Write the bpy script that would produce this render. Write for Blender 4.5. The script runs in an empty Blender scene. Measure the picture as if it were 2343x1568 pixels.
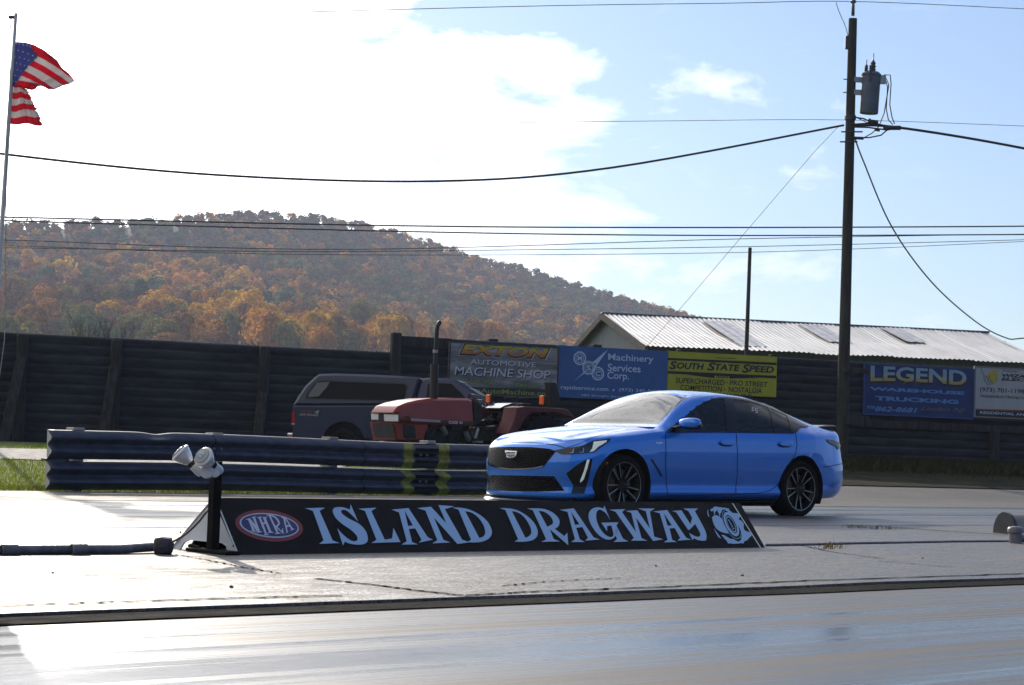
import bpy, bmesh, math, random
import numpy as np
from mathutils import Vector, Matrix, noise
from mathutils.bvhtree import BVHTree
from mathutils.geometry import tessellate_polygon
R = math.radians
scene = bpy.context.scene
COL = scene.collection

# ---------------------------------------------------------------- camera
PW, PH, FPX = 2342.0, 1568.0, 4600.0            # photograph measured on a 2342 px wide print
PITCH, ROLL, CAMH = math.atan(249 / 4600.), .033, .68
cam_d = bpy.data.cameras.new("camera")
cam_d.sensor_fit = 'HORIZONTAL'; cam_d.sensor_width = 23.6
cam_d.lens = FPX / PW * 23.6
cam_d.clip_start = .1; cam_d.clip_end = 20000
cam = bpy.data.objects.new("camera", cam_d); COL.objects.link(cam); scene.camera = cam
cp_, sp_, cr_, sr_ = math.cos(PITCH), math.sin(PITCH), math.cos(ROLL), math.sin(ROLL)
F_ = Vector((0, cp_, sp_)); U0 = Vector((0, -sp_, cp_)); R0 = Vector((1, 0, 0))
RT = cr_ * R0 + sr_ * U0; UP = -sr_ * R0 + cr_ * U0
EYE = Vector((0, 0, CAMH))
cam.matrix_world = Matrix(((RT.x, UP.x, -F_.x, EYE.x), (RT.y, UP.y, -F_.y, EYE.y), (RT.z, UP.z, -F_.z, EYE.z), (0, 0, 0, 1)))

# ---------------------------------------------------------------- light
SUN_AZ, SUN_EL = R(-17), R(20)                  # azimuth from +Y, negative to the left
sun_d = bpy.data.lights.new("sun", 'SUN'); sun_d.energy = 3.0; sun_d.angle = R(.53); sun_d.color = (1, .90, .76)
sun = bpy.data.objects.new("sun", sun_d); COL.objects.link(sun)
sdir = Vector((math.sin(SUN_AZ) * math.cos(SUN_EL), math.cos(SUN_AZ) * math.cos(SUN_EL), math.sin(SUN_EL)))
sun.rotation_euler = sdir.to_track_quat('Z', 'Y').to_euler()
scene.view_settings.view_transform = 'Standard'; scene.view_settings.look = 'None'
scene.view_settings.exposure = 0.28; scene.view_settings.gamma = 1
scene.render.engine = 'CYCLES'
scene.cycles.use_denoising = True
scene.cycles.max_bounces = 8; scene.cycles.transparent_max_bounces = 16
scene.cycles.volume_bounces = 0
scene.cycles.sample_clamp_indirect = 6
scene.cycles.caustics_reflective = False; scene.cycles.caustics_refractive = False

# ---------------------------------------------------------------- node helpers
class NT:
    def __init__(s, tree): s.t = tree; s.n = tree.nodes; s.l = tree.links
    def add(s, typ, **kw):
        n = s.n.new(typ)
        for k, v in kw.items():
            if k.startswith('i_'): n.inputs[int(k[2:])].default_value = v
            else: setattr(n, k, v)
        return n
    def link(s, a, b): s.l.new(a, b)
    def math(s, op, a, b=None, clamp=False):
        n = s.n.new('ShaderNodeMath'); n.operation = op; n.use_clamp = clamp
        for i, v in enumerate((a, b)):
            if v is None: continue
            if isinstance(v, (int, float)): n.inputs[i].default_value = v
            else: s.l.new(v, n.inputs[i])
        return n.outputs[0]
    def ramp(s, fac, stops, interp='LINEAR'):
        n = s.n.new('ShaderNodeValToRGB'); n.color_ramp.interpolation = interp
        e = n.color_ramp.elements
        while len(e) > len(stops): e.remove(e[-1])
        while len(e) < len(stops): e.new(.5)
        for el, (p, c) in zip(e, stops):
            el.position = p; el.color = c if len(c) == 4 else (*c, 1)
        if fac is not None: s.l.new(fac, n.inputs[0])
        return n
    def mix(s, fac, a, b, blend='MIX'):
        n = s.n.new('ShaderNodeMix'); n.data_type = 'RGBA'; n.blend_type = blend
        for sock, v in ((n.inputs[0], fac), (n.inputs[6], a), (n.inputs[7], b)):
            if isinstance(v, (int, float)): sock.default_value = v
            elif isinstance(v, tuple): sock.default_value = v if len(v) == 4 else (*v, 1)
            else: s.l.new(v, sock)
        return n.outputs[2]
    def noise(s, vec, scale, detail=4, rough=.55, dist=0):
        n = s.n.new('ShaderNodeTexNoise'); n.inputs['Scale'].default_value = scale
        n.inputs['Detail'].default_value = detail; n.inputs['Roughness'].default_value = rough
        n.inputs['Distortion'].default_value = dist
        if vec is not None: s.l.new(vec, n.inputs['Vector'])
        return n.outputs['Fac']
    def mapping(s, vec, scale=(1, 1, 1), rot=(0, 0, 0), loc=(0, 0, 0)):
        n = s.n.new('ShaderNodeMapping'); n.inputs['Scale'].default_value = scale
        n.inputs['Rotation'].default_value = rot; n.inputs['Location'].default_value = loc
        s.l.new(vec, n.inputs[0]); return n.outputs[0]

# ---------------------------------------------------------------- sky
world = bpy.data.worlds.new("World"); scene.world = world; world.use_nodes = True
w = NT(world.node_tree); w.n.clear()
sky = w.add('ShaderNodeTexSky', sky_type='NISHITA', sun_disc=False)
sky.sun_elevation = SUN_EL; sky.sun_rotation = SUN_AZ
sky.air_density = 1.0; sky.dust_density = .35; sky.ozone_density = 2.2
tc = w.add('ShaderNodeTexCoord')
sep = w.add('ShaderNodeSeparateXYZ'); w.link(tc.outputs['Generated'], sep.inputs[0])
az = w.math('ARCTAN2', sep.outputs[0], sep.outputs[1])
el = w.math('ARCSINE', sep.outputs[2])
# edge of the cloud bank: azimuth (rad) as a function of elevation (rad); ramp value = (azimuth + .5)
fc = w.add('ShaderNodeFloatCurve')
c = fc.mapping.curves[0]
pts = [(-.02, .02), (.05, .08), (.088, .10), (.105, .045), (.128, .02), (.145, .022), (.155, .062), (.178, .074), (.19, .062), (.198, .03), (.203, -.045), (.212, -.06), (.222, -.01), (.232, .03), (.3, .1), (.6, -.1), (1.5, -.4)]
while len(c.points) < len(pts): c.points.new(.5, .5)
for p, (e_, a_) in zip(c.points, pts):
    p.location = ((e_ + .1) / 2, a_ + .5); p.handle_type = 'AUTO_CLAMPED'
fc.mapping.use_clip = False; fc.mapping.update()
w.link(w.math('MULTIPLY', w.math('ADD', el, .1), .5), fc.inputs['Value'])
edge = w.math('SUBTRACT', fc.outputs[0], .5)
comb = w.add('ShaderNodeCombineXYZ'); w.link(az, comb.inputs[0]); w.link(el, comb.inputs[1])
cv = w.mapping(comb.outputs[0], scale=(1, 2.6, 1))
n1 = w.noise(cv, 9, 8, .58, .3)
n2 = w.noise(w.mapping(comb.outputs[0], scale=(1, 3.4, 1), rot=(0, 0, .18), loc=(3, 1, 0)), 20, 7, .6, .5)
dens = w.math('SUBTRACT', edge, az)
dens = w.math('ADD', w.math('MULTIPLY', dens, 5.5), w.math('MULTIPLY', w.math('SUBTRACT', n1, .5), 4.4))
cl = w.math('MULTIPLY', w.math('ADD', dens, .12), 1.25, True)
# thin wisps elsewhere
wis = w.math('MULTIPLY', w.math('SUBTRACT', n2, .60), 2.2, True)
low = w.math('MULTIPLY', w.math('SUBTRACT', .14, el), 9, True)
wis = w.math('MULTIPLY', wis, w.math('ADD', w.math('MULTIPLY', low, .8), .25))
cl = w.math('MAXIMUM', w.math('MULTIPLY', cl, .93), wis)
up = w.math('MULTIPLY', w.math('ADD', el, .01), 60, True)
cl = w.math('MULTIPLY', cl, up)
# clouds in front of the sun are brighter than those to the right of it
ga = w.math('SUBTRACT', az, SUN_AZ); ge = w.math('SUBTRACT', el, SUN_EL)
gd = w.math('ADD', w.math('MULTIPLY', ga, ga), w.math('MULTIPLY', ge, ge))
glow = w.math('DIVIDE', 1.0, w.math('ADD', 1.0, w.math('MULTIPLY', gd, 22)))
nb = w.math('ADD', w.math('MULTIPLY', n2, .5), .72)
cs = w.math('MULTIPLY', w.math('ADD', w.math('MULTIPLY', glow, 60.0), 6.8), nb)
ccol = w.add('ShaderNodeVectorMath', operation='SCALE'); ccol.inputs[0].default_value = (1, .985, .97)
w.link(cs, ccol.inputs['Scale'])
tint = w.mix(1.0, sky.outputs[0], (.80, .94, 1.14), 'MULTIPLY')
# high thin cirrus on the sun's side, above the frame; it is what bonnet and windscreen mirror
pj = w.add('ShaderNodeCombineXYZ'); zz = w.math('MAXIMUM', sep.outputs[2], .08)
w.link(w.math('DIVIDE', sep.outputs[0], zz), pj.inputs[0]); w.link(w.math('DIVIDE', sep.outputs[1], zz), pj.inputs[1])
n3 = w.noise(w.mapping(pj.outputs[0], scale=(3.4, .55, 1), rot=(0, 0, .7)), 2.2, 8, .62, .8)
ci = w.math('MULTIPLY', w.math('SUBTRACT', n3, .40), 5.5, True)
ci = w.math('MULTIPLY', ci, w.math('MULTIPLY', w.math('SUBTRACT', el, .27), 5, True))
ci = w.math('MULTIPLY', ci, w.math('MULTIPLY', w.math('SUBTRACT', sep.outputs[1], .35), 4, True))
cl = w.math('MAXIMUM', cl, w.math('MULTIPLY', ci, .9))
mixed = w.mix(cl, tint, ccol.outputs[0])
bg = w.add('ShaderNodeBackground'); bg.inputs['Strength'].default_value = .09
w.link(mixed, bg.inputs['Color'])
wo = w.add('ShaderNodeOutputWorld'); w.link(bg.outputs[0], wo.inputs['Surface'])

# ---------------------------------------------------------------- pixels and planes
def ray(x, y): return RT * ((x - PW / 2) / FPX) - UP * ((y - PH / 2) / FPX) + F_
def at(x, y, D):
    d = ray(x, y); return EYE + d * (D / d.y)
def on_plane(x, y, p0, nrm):
    d = ray(x, y); return EYE + d * ((p0 - EYE).dot(nrm) / d.dot(nrm))
def ground(x, y, z=0.): return on_plane(x, y, Vector((0, 0, z)), Vector((0, 0, 1)))
TA = R(46.3)                                     # heading of the drag strip
TU = Vector((math.sin(TA), math.cos(TA), 0)); TN = Vector((-math.cos(TA), math.sin(TA), 0))
def trk(t, n, z=0.): return TU * t + TN * n + Vector((0, 0, z))
def trk_of(p): return p.dot(TU), p.dot(TN)

# ---------------------------------------------------------------- tagging
def tag(o, label=None, cat=None, group=None, kind=None):
    if label: o['label'] = label
    if cat: o['category'] = cat
    if group: o['group'] = group
    if kind: o['kind'] = kind
    return o
def empty(name, loc=(0, 0, 0), label=None, cat=None, group=None, rz=0):
    o = bpy.data.objects.new(name, None); COL.objects.link(o); o.location = loc
    o.rotation_euler = (0, 0, rz); o.empty_display_size = .1
    return tag(o, label, cat, group)
def copy_tree(o, parent=None):
    c = o.copy(); COL.objects.link(c); c.parent = parent
    for ch in list(o.children): copy_tree(ch, c)
    return c

# ---------------------------------------------------------------- materials
MATS = {}
def mat(name, col, rough=.6, metal=0, spec=.5, coat=0, coat_r=.03, var=0, vscale=3, bump=0, bscale=40, stretch=(1, 1, 1), emit=None, estr=0, dirt=None):
    if name in MATS: return MATS[name]
    m = bpy.data.materials.new(name); m.use_nodes = True; t = NT(m.node_tree)
    b = t.n['Principled BSDF']; MATS[name] = m
    b.inputs['Base Color'].default_value = (*col, 1); b.inputs['Roughness'].default_value = rough
    b.inputs['Metallic'].default_value = metal; b.inputs['Specular IOR Level'].default_value = spec
    b.inputs['Coat Weight'].default_value = coat; b.inputs['Coat Roughness'].default_value = coat_r
    if emit: b.inputs['Emission Color'].default_value = (*emit, 1); b.inputs['Emission Strength'].default_value = estr
    if var or bump:
        tcn = t.add('ShaderNodeTexCoord'); v = t.mapping(tcn.outputs['Object'], scale=stretch)
        if var:
            n = t.noise(v, vscale, 6, .6)
            lo = tuple(max(0, x * (1 - var)) for x in col); hi = tuple(min(1, x * (1 + var)) for x in col)
            if dirt: lo = dirt
            r = t.ramp(n, [(.3, lo), (.7, hi)]); t.link(r.outputs[0], b.inputs['Base Color'])
            rr = t.ramp(n, [(.3, (min(1, rough + .1),) * 3), (.7, (max(.02, rough - .06),) * 3)]); t.link(rr.outputs[0], b.inputs['Roughness'])
        if bump:
            n2_ = t.noise(v, bscale, 4, .6); bp = t.add('ShaderNodeBump'); bp.inputs['Strength'].default_value = bump
            bp.inputs['Distance'].default_value = .02
            t.link(n2_, bp.inputs['Height']); t.link(bp.outputs[0], b.inputs['Normal'])
    return m
def glass_mat(name, tint=(.25, .28, .28), rough=.0, refl=1.0, ior=1.52):
    if name in MATS: return MATS[name]
    m = bpy.data.materials.new(name); m.use_nodes = True; t = NT(m.node_tree); MATS[name] = m
    t.n.clear(); out = t.add('ShaderNodeOutputMaterial')
    tr = t.add('ShaderNodeBsdfTransparent'); tr.inputs[0].default_value = (*tint, 1)
    gl = t.add('ShaderNodeBsdfGlossy'); gl.inputs['Roughness'].default_value = rough; gl.inputs[0].default_value = (refl, refl, refl, 1)
    fr = t.add('ShaderNodeFresnel'); fr.inputs[0].default_value = ior
    mx = t.add('ShaderNodeMixShader'); t.link(fr.outputs[0], mx.inputs[0]); t.link(tr.outputs[0], mx.inputs[1]); t.link(gl.outputs[0], mx.inputs[2])
    t.link(mx.outputs[0], out.inputs[0]); return m

# ---------------------------------------------------------------- mesh builder
class MB:
    def __init__(s): s.v = []; s.f = []; s.m = []
    def add(s, vs, fs, mi=0):
        o = len(s.v); s.v += [tuple(v) for v in vs]; s.f += [tuple(i + o for i in f) for f in fs]; s.m += [mi] * len(fs); return s
    def box(s, c, size, mi=0, ax=None, bev=0):
        ax = ax or (Vector((1, 0, 0)), Vector((0, 1, 0)), Vector((0, 0, 1))); c = Vector(c)
        hx, hy, hz = (k / 2 for k in size)
        if not bev:
            vs = [c + ax[0] * (hx * i) + ax[1] * (hy * j) + ax[2] * (hz * k) for i in (-1, 1) for j in (-1, 1) for k in (-1, 1)]
            return s.add(vs, [(0, 1, 3, 2), (4, 6, 7, 5), (0, 4, 5, 1), (2, 3, 7, 6), (0, 2, 6, 4), (1, 5, 7, 3)], mi)
        bm = bmesh.new(); bmesh.ops.create_cube(bm, size=2)
        for v in bm.verts: v.co = Vector((v.co.x * hx, v.co.y * hy, v.co.z * hz))
        bmesh.ops.bevel(bm, geom=bm.edges[:], offset=min(bev, .49 * min(size)), segments=2, affect='EDGES', profile=.5)
        bm.verts.index_update()
        s.add([c + ax[0] * v.co.x + ax[1] * v.co.y + ax[2] * v.co.z for v in bm.verts], [[v.index for v in f.verts] for f in bm.faces], mi)
        bm.free(); return s
    def tube(s, pts, r, n=8, mi=0, cap=True):
        pts = [Vector(p) for p in pts]; N = len(pts)
        rs = r if isinstance(r, (list, tuple)) else [r] * N
        rings = []; prev = None
        for i, p in enumerate(pts):
            d = (pts[min(i + 1, N - 1)] - pts[max(i - 1, 0)]).normalized()
            a = prev if prev is not None else (Vector((0, 0, 1)) if abs(d.z) < .9 else Vector((1, 0, 0)))
            b = d.cross(a).normalized(); a = b.cross(d).normalized(); prev = a
            rings += [p + (a * math.cos(q) + b * math.sin(q)) * rs[i] for q in (2 * math.pi * k / n for k in range(n))]
        fs = [(i * n + k, i * n + (k + 1) % n, (i + 1) * n + (k + 1) % n, (i + 1) * n + k) for i in range(N - 1) for k in range(n)]
        if cap: fs += [tuple(range(n))[::-1], tuple((N - 1) * n + k for k in range(n))]
        return s.add(rings, fs, mi)
    def lathe(s, c, axis, prof, n=24, mi=0):
        axis = Vector(axis).normalized(); a = Vector((0, 0, 1)) if abs(axis.z) < .9 else Vector((1, 0, 0))
        b = axis.cross(a).normalized(); a = b.cross(axis).normalized(); c = Vector(c)
        vs = [c + axis * h + (a * math.cos(q) + b * math.sin(q)) * r for (r, h) in prof for q in (2 * math.pi * k / n for k in range(n))]
        N = len(prof)
        return s.add(vs, [(i * n + k, (i + 1) * n + k, (i + 1) * n + (k + 1) % n, i * n + (k + 1) % n) for i in range(N - 1) for k in range(n)], mi)
    def prism(s, outl, w, bev=0, mi=0, yc=0):
        """side outline (x,z) extruded to y = +-w (a number or a function of x,z), edges eased by bev"""
        n = len(outl); wf = w if callable(w) else (lambda x, z: w)
        area = sum(outl[i][0] * outl[(i + 1) % n][1] - outl[(i + 1) % n][0] * outl[i][1] for i in range(n))
        sg = 1 if area > 0 else -1; inn = []
        for i in range(n):
            p, q, r_ = Vector(outl[i - 1]), Vector(outl[i]), Vector(outl[(i + 1) % n])
            d1 = (q - p).normalized(); d2 = (r_ - q).normalized()
            n1_ = Vector((-d1.y, d1.x)) * sg; n2_ = Vector((-d2.y, d2.x)) * sg
            m_ = (n1_ + n2_); m_ = m_.normalized() if m_.length > 1e-4 else n1_
            inn.append(q + m_ * bev / max(.5, m_.dot(n1_)))
        vs = []
        for sy in (-1, 1):
            vs += [(p[0], yc + sy * wf(p[0], p[1]), p[1]) for p in inn]
            if bev: vs += [(p[0], yc + sy * (wf(p[0], p[1]) - bev), p[1]) for p in outl]
        rn = 4 if bev else 2
        order = [0, 1, 3, 2] if bev else [0, 1]
        fs = [tuple(range(n)), tuple(order[-1] * n + k for k in range(n))[::-1]]
        for a_, b_ in zip(order[:-1], order[1:]):
            fs += [(a_ * n + k, b_ * n + k, b_ * n + (k + 1) % n, a_ * n + (k + 1) % n) for k in range(n)]
        return s.add(vs, fs, mi)
    def poly(s, loops, mp, mi=0, depth=0):
        """flat polygon with holes: loops of 2d points, mp maps (u,v[,h]) to space"""
        tris = tessellate_polygon([[Vector((p[0], p[1], 0)) for p in lp] for lp in loops])
        fl = [p for lp in loops for p in lp]
        if not depth: return s.add([mp(p[0], p[1], 0) for p in fl], tris, mi)
        N = len(fl)
        s.add([mp(p[0], p[1], depth) for p in fl] + [mp(p[0], p[1], 0) for p in fl], tris, mi)
        o = len(s.v) - 2 * N; k = 0
        for lp in loops:
            m_ = len(lp)
            for i in range(m_):
                a_, b_ = o + k + i, o + k + (i + 1) % m_; s.f.append((a_, b_, b_ + N, a_ + N)); s.m.append(mi)
            k += m_
        return s
    def xform(s, M): s.v = [tuple(M @ Vector(v)) for v in s.v]; return s
    def build(s, name, mats, parent=None, smooth=False, angle=None, fix=True):
        me = bpy.data.meshes.new(name); me.from_pydata(s.v, [], s.f)
        for m_ in (mats if isinstance(mats, (list, tuple)) else [mats]): me.materials.append(m_)
        if any(s.m): me.polygons.foreach_set('material_index', s.m)
        if fix:
            bm = bmesh.new(); bm.from_mesh(me); bmesh.ops.recalc_face_normals(bm, faces=bm.faces[:]); bm.to_mesh(me); bm.free()
        if smooth:
            me.polygons.foreach_set('use_smooth', [True] * len(me.polygons))
            if angle: me.set_sharp_from_angle(angle=angle)
        me.update()
        o = bpy.data.objects.new(name, me); COL.objects.link(o)
        if parent: o.parent = parent
        return o
def text2d(body, bold=0, shear=0, space=1):
    cu = bpy.data.curves.new('lettering', 'FONT'); cu.body = body; cu.offset = bold; cu.shear = shear; cu.space_character = space
    cu.resolution_u = 3; cu.dimensions = '2D'; cu.fill_mode = 'BOTH'
    o = bpy.data.objects.new('lettering', cu); COL.objects.link(o)
    dg = bpy.context.evaluated_depsgraph_get(); me = bpy.data.meshes.new_from_object(o.evaluated_get(dg), depsgraph=dg)
    vs = [(v.co.x, v.co.y) for v in me.vertices]; fs = [tuple(p.vertices) for p in me.polygons]
    bpy.data.objects.remove(o); bpy.data.curves.remove(cu); bpy.data.meshes.remove(me); return vs, fs
def put_text(mb, body, box, mp, mi=0, bold=0, shear=0, space=1, h=0, warp=None, cap=None):
    """box = (u0, v0, u1, v1) that the glyphs fill; mp(u, v, h) -> space"""
    vs, fs = text2d(body, bold, shear, space)
    xs = [v[0] for v in vs]; ys = [v[1] for v in vs]; x0, x1, y0, y1 = min(xs), max(xs), min(ys), max(ys)
    out = []
    for x, y in vs:
        a, b = (x - x0) / (x1 - x0), (y - y0) / (y1 - y0)
        u = box[0] + a * (box[2] - box[0]); v = box[1] + b * (box[3] - box[1])
        if warp: u, v = warp(u, v, a, b)
        out.append(mp(u, v, h))
    mb.add(out, fs, mi)
# ---------------------------------------------------------------- setting: terrain, strip, paths
WP0, WU = Vector((0, 50, 0)), Vector((math.sin(R(68)), math.cos(R(68)), 0)); WN = Vector((WU.y, -WU.x, 0))   # wall line; WN faces the camera
def terr(x, y):
    n = x * TN.x + y * TN.y
    dw = (Vector((x, y, 0)) - WP0).dot(WN)
    if n < 22.6: return 0.
    if dw < 0: return .54
    t = (n - 22.6) / (n - 22.6 + dw); z = .54 * (1 - (1 - t) ** 1.9)
    return z
def wl0(s_, o_): return WP0 + WU * s_ + WN * o_
def lin(a, b, n): return list(np.linspace(a, b, n))
gm = bpy.data.materials.new('turf'); gm.use_nodes = True; t = NT(gm.node_tree); b = t.n['Principled BSDF']
tcn = t.add('ShaderNodeTexCoord')
na = t.noise(tcn.outputs['Object'], .35, 6, .6); nb_ = t.noise(tcn.outputs['Object'], 9, 5, .7)
r1 = t.ramp(t.math('ADD', t.math('MULTIPLY', na, .6), t.math('MULTIPLY', nb_, .4)), [(.32, (.075, .062, .022)), (.46, (.075, .11, .014)), (.66, (.13, .19, .02))])
t.link(r1.outputs[0], b.inputs['Base Color']); b.inputs['Roughness'].default_value = .9
bp = t.add('ShaderNodeBump'); bp.inputs['Strength'].default_value = .8; bp.inputs['Distance'].default_value = .05; t.link(nb_, bp.inputs['Height']); t.link(bp.outputs[0], b.inputs['Normal'])
xs = [-9000, -3000, -900, -300, -100, -60] + lin(-40, 40, 81) + [60, 100, 300, 900, 3000, 9000]
ys = [-3000, -600, -100, -30] + lin(-10, 14, 9) + lin(16, 62, 47) + [70, 90, 130, 300, 900, 3000, 12000]
g = MB(); nx = len(xs)
g.add([(x, y, terr(x, y) - .004) for y in ys for x in xs], [(j * nx + i, j * nx + i + 1, (j + 1) * nx + i + 1, (j + 1) * nx + i) for j in range(len(ys) - 1) for i in range(nx - 1)])
tag(g.build('ground', gm, smooth=True, fix=False), kind='structure')

def track_mat(name, cols, rough, streak=0, spk=.3, bump=.05, bsc=60, spec=.5, gloss=.2):
    """worn asphalt; object x runs along the strip, y across it"""
    m = bpy.data.materials.new(name); m.use_nodes = True; t = NT(m.node_tree); b = t.n['Principled BSDF']
    v = t.add('ShaderNodeTexCoord').outputs['Object']
    s1 = t.noise(t.mapping(v, scale=(.03, .75, 1)), 1.5, 5, .55, .3)          # wide lanes of rubber
    s2 = t.noise(t.mapping(v, scale=(.06, 5.5, 1), loc=(9, 3, 0)), 2.0, 7, .7, .2)     # thin drag marks
    fine = t.noise(v, bsc, 4, .8); mid = t.noise(t.mapping(v, scale=(.5, 1, 1)), 7, 5, .65); big = t.noise(v, .55, 6, .65)
    grit = t.noise(v, 110, 2, .6)
    f = t.math('ADD', t.math('MULTIPLY', s1, .58), t.math('MULTIPLY', s2, .42))
    f = t.math('ADD', t.math('MULTIPLY', f, streak), t.math('MULTIPLY', t.math('ADD', t.math('MULTIPLY', big, .6), t.math('MULTIPLY', mid, .4)), 1 - streak))
    lo_, hi_ = (.43, .57) if streak > .5 else (.38, .62)
    rp = t.ramp(f, [(lo_, cols[0]), (.5, cols[1]), (hi_, cols[2])])
    gr_ = t.ramp(t.math('ADD', t.math('MULTIPLY', fine, .6), t.math('MULTIPLY', grit, .4)), [(.36, (1 - spk * 1.6,) * 3), (.5, (1, 1, 1)), (.66, (1 + spk * 1.2,) * 3)])
    t.link(t.mix(1., rp.outputs[0], gr_.outputs[0], 'MULTIPLY'), b.inputs['Base Color'])
    rr = t.ramp(f, [(lo_ + .01, (max(.04, rough - gloss),) * 3), (hi_ - .01, (min(1, rough + gloss),) * 3)])
    r2 = t.math('ADD', rr.outputs[0], t.math('MULTIPLY', t.math('SUBTRACT', mid, .5), spk * .5)); t.link(r2, b.inputs['Roughness'])
    sr = t.ramp(f, [(lo_ + .01, (spec * 1.1,) * 3), (hi_ - .01, (spec * .55,) * 3)]); t.link(sr.outputs[0], b.inputs['Specular IOR Level'])
    bp = t.add('ShaderNodeBump'); bp.inputs['Strength'].default_value = bump; bp.inputs['Distance'].default_value = .01
    t.link(t.math('ADD', fine, t.math('MULTIPLY', mid, 1.8)), bp.inputs['Height']); t.link(bp.outputs[0], b.inputs['Normal'])
    return m
M_lane = track_mat('sticky_lane', [(.026, .026, .028), (.078, .070, .062), (.15, .13, .11)], .36, 1.0, .12, bump=.06, bsc=45, spec=.5, gloss=.22)
M_lane2 = track_mat('far_lane_rubber', [(.028, .028, .03), (.075, .072, .07), (.14, .13, .12)], .40, 1.0, .12, bump=.06, bsc=45, spec=.5, gloss=.20)
M_med = track_mat('coated_median', [(.065, .062, .068), (.13, .125, .125), (.22, .205, .195)], .50, .15, .8, bump=.9, bsc=34, spec=.42, gloss=.10)
M_strip = track_mat('coarse_asphalt', [(.009, .009, .009), (.024, .023, .021), (.062, .057, .05)], .95, .1, .8, bump=1, bsc=30, spec=.03, gloss=.05)
M_shoul = track_mat('grey_shoulder', [(.085, .08, .075), (.14, .13, .12), (.20, .185, .165)], .68, .25, .45, bump=.6, bsc=30, spec=.3, gloss=.1)
def sheet(name, n0, n1, z, m, t0=-60, t1=160, skirt=0, wob=0, seg=1):
    """a strip of surface along the track, wavy edges and a skirt down to what it lies on"""
    mb = MB(); N = seg
    vs = []
    def wv(t_, k): return wob * (noise.noise(Vector((t_ * .9, k * 7.1, 3))) + .5 * noise.noise(Vector((t_ * 3.1, k * 3.7, 9))))
    ts = lin(t0, t1, N + 1)
    for t_ in ts:
        a_, b_ = n0 + wv(t_, 1), n1 + wv(t_, 2)
        vs += [(t_, a_ - skirt, -.02), (t_, a_, z), (t_, b_, z), (t_, b_ + skirt, -.02)]
    fs = []
    for i in range(N):
        for k in ((0, 1, 2) if skirt else (1,)): fs.append((i * 4 + k, i * 4 + 4 + k, i * 4 + 5 + k, i * 4 + 1 + k))
    mb.add(vs, fs); ob = mb.build(name, m, fix=False); ob.rotation_euler = (0, 0, math.pi / 2 - TA)
    return tag(ob, kind='structure')
sheet('road_shoulder', 17.6, 21.75, .006, M_shoul, wob=.12, seg=300)
sheet('near_lane', -14, 6.50, .004, M_lane)
sheet('asphalt_strip', 6.40, 6.95, .010, M_strip, wob=.022, seg=600, skirt=.01)
sheet('median', 6.68, 13.0, .022, M_med, wob=.045, seg=600, skirt=.006)
sheet('far_lane', 12.75, 18.05, .026, M_lane2, wob=.01, seg=200, skirt=.06)
sheet('lane_edge', 18.06, 18.32, .031, M_shoul, wob=.03, seg=400, skirt=.05)
# gravel path across the grass and widening of the shoulder on the right
def quad_sheet(name, pts, m, dz, kind='structure', sub=12):
    A, B, C, D = [Vector(p) for p in pts]; mb = MB(); vs = []
    for i in range(sub + 1):
        for j in range(sub + 1):
            a_, b_ = i / sub, j / sub; p = (A * (1 - a_) + B * a_) * (1 - b_) + (D * (1 - a_) + C * a_) * b_
            vs.append((p.x, p.y, terr(p.x, p.y) + dz))
    n = sub + 1
    mb.add(vs, [(i * n + j, (i + 1) * n + j, (i + 1) * n + j + 1, i * n + j + 1) for i in range(sub) for j in range(sub)])
    return tag(mb.build(name, m, smooth=True, fix=False), kind=kind)
M_path = mat('pale_gravel', (.30, .28, .26), .8, var=.3, vscale=6, bump=.5, bscale=50)

quad_sheet('path', [at(-260, 1052, 31.5), at(760, 1076, 35.3), at(900, 1044, 43), at(-260, 1026, 35.5)], M_path, .012)
M_dv = mat('shaded_turf', (.020, .020, .010), .95, var=.6, vscale=1.2, bump=1, bscale=6, spec=.05)  # shade over the grass here is put into a dark base colour
quad_sheet('shaded_verge', [wl0(3.5, 0), trk(24.5, 26.0), trk(66, 22.6), wl0(30, 0)], M_dv, .03, sub=30)
quad_sheet('gravel_verge', [trk(24, 21.6), trk(70, 21.6), trk(70, 22.6), trk(24.5, 26.6)], M_shoul, .008)
# unseen hills added behind the camera to block low sky light and darken reflections
mb = MB(); NA = 60
for i in range(NA + 1):
    a = R(95 + 170 * i / NA); dx, dy = math.sin(a), math.cos(a)
    for (d, k) in ((150, 0), (190, .35), (250, .75), (330, 1)): mb.v.append((dx * d, dy * d, -.5 + k * (62 + 18 * noise.noise(Vector((a * 2.2, 1, 0))) + 6 * noise.noise(Vector((a * 14, d, 0))))))
mb.f = [(i * 4 + j, i * 4 + j + 1, (i + 1) * 4 + j + 1, (i + 1) * 4 + j) for i in range(NA) for j in range(3)]; mb.m = [0] * len(mb.f)
tag(mb.build('sky_block_hills', mat('sky_block_dark', (.014, .016, .012), .95, var=.5, vscale=.08), smooth=True), kind='structure')
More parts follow.
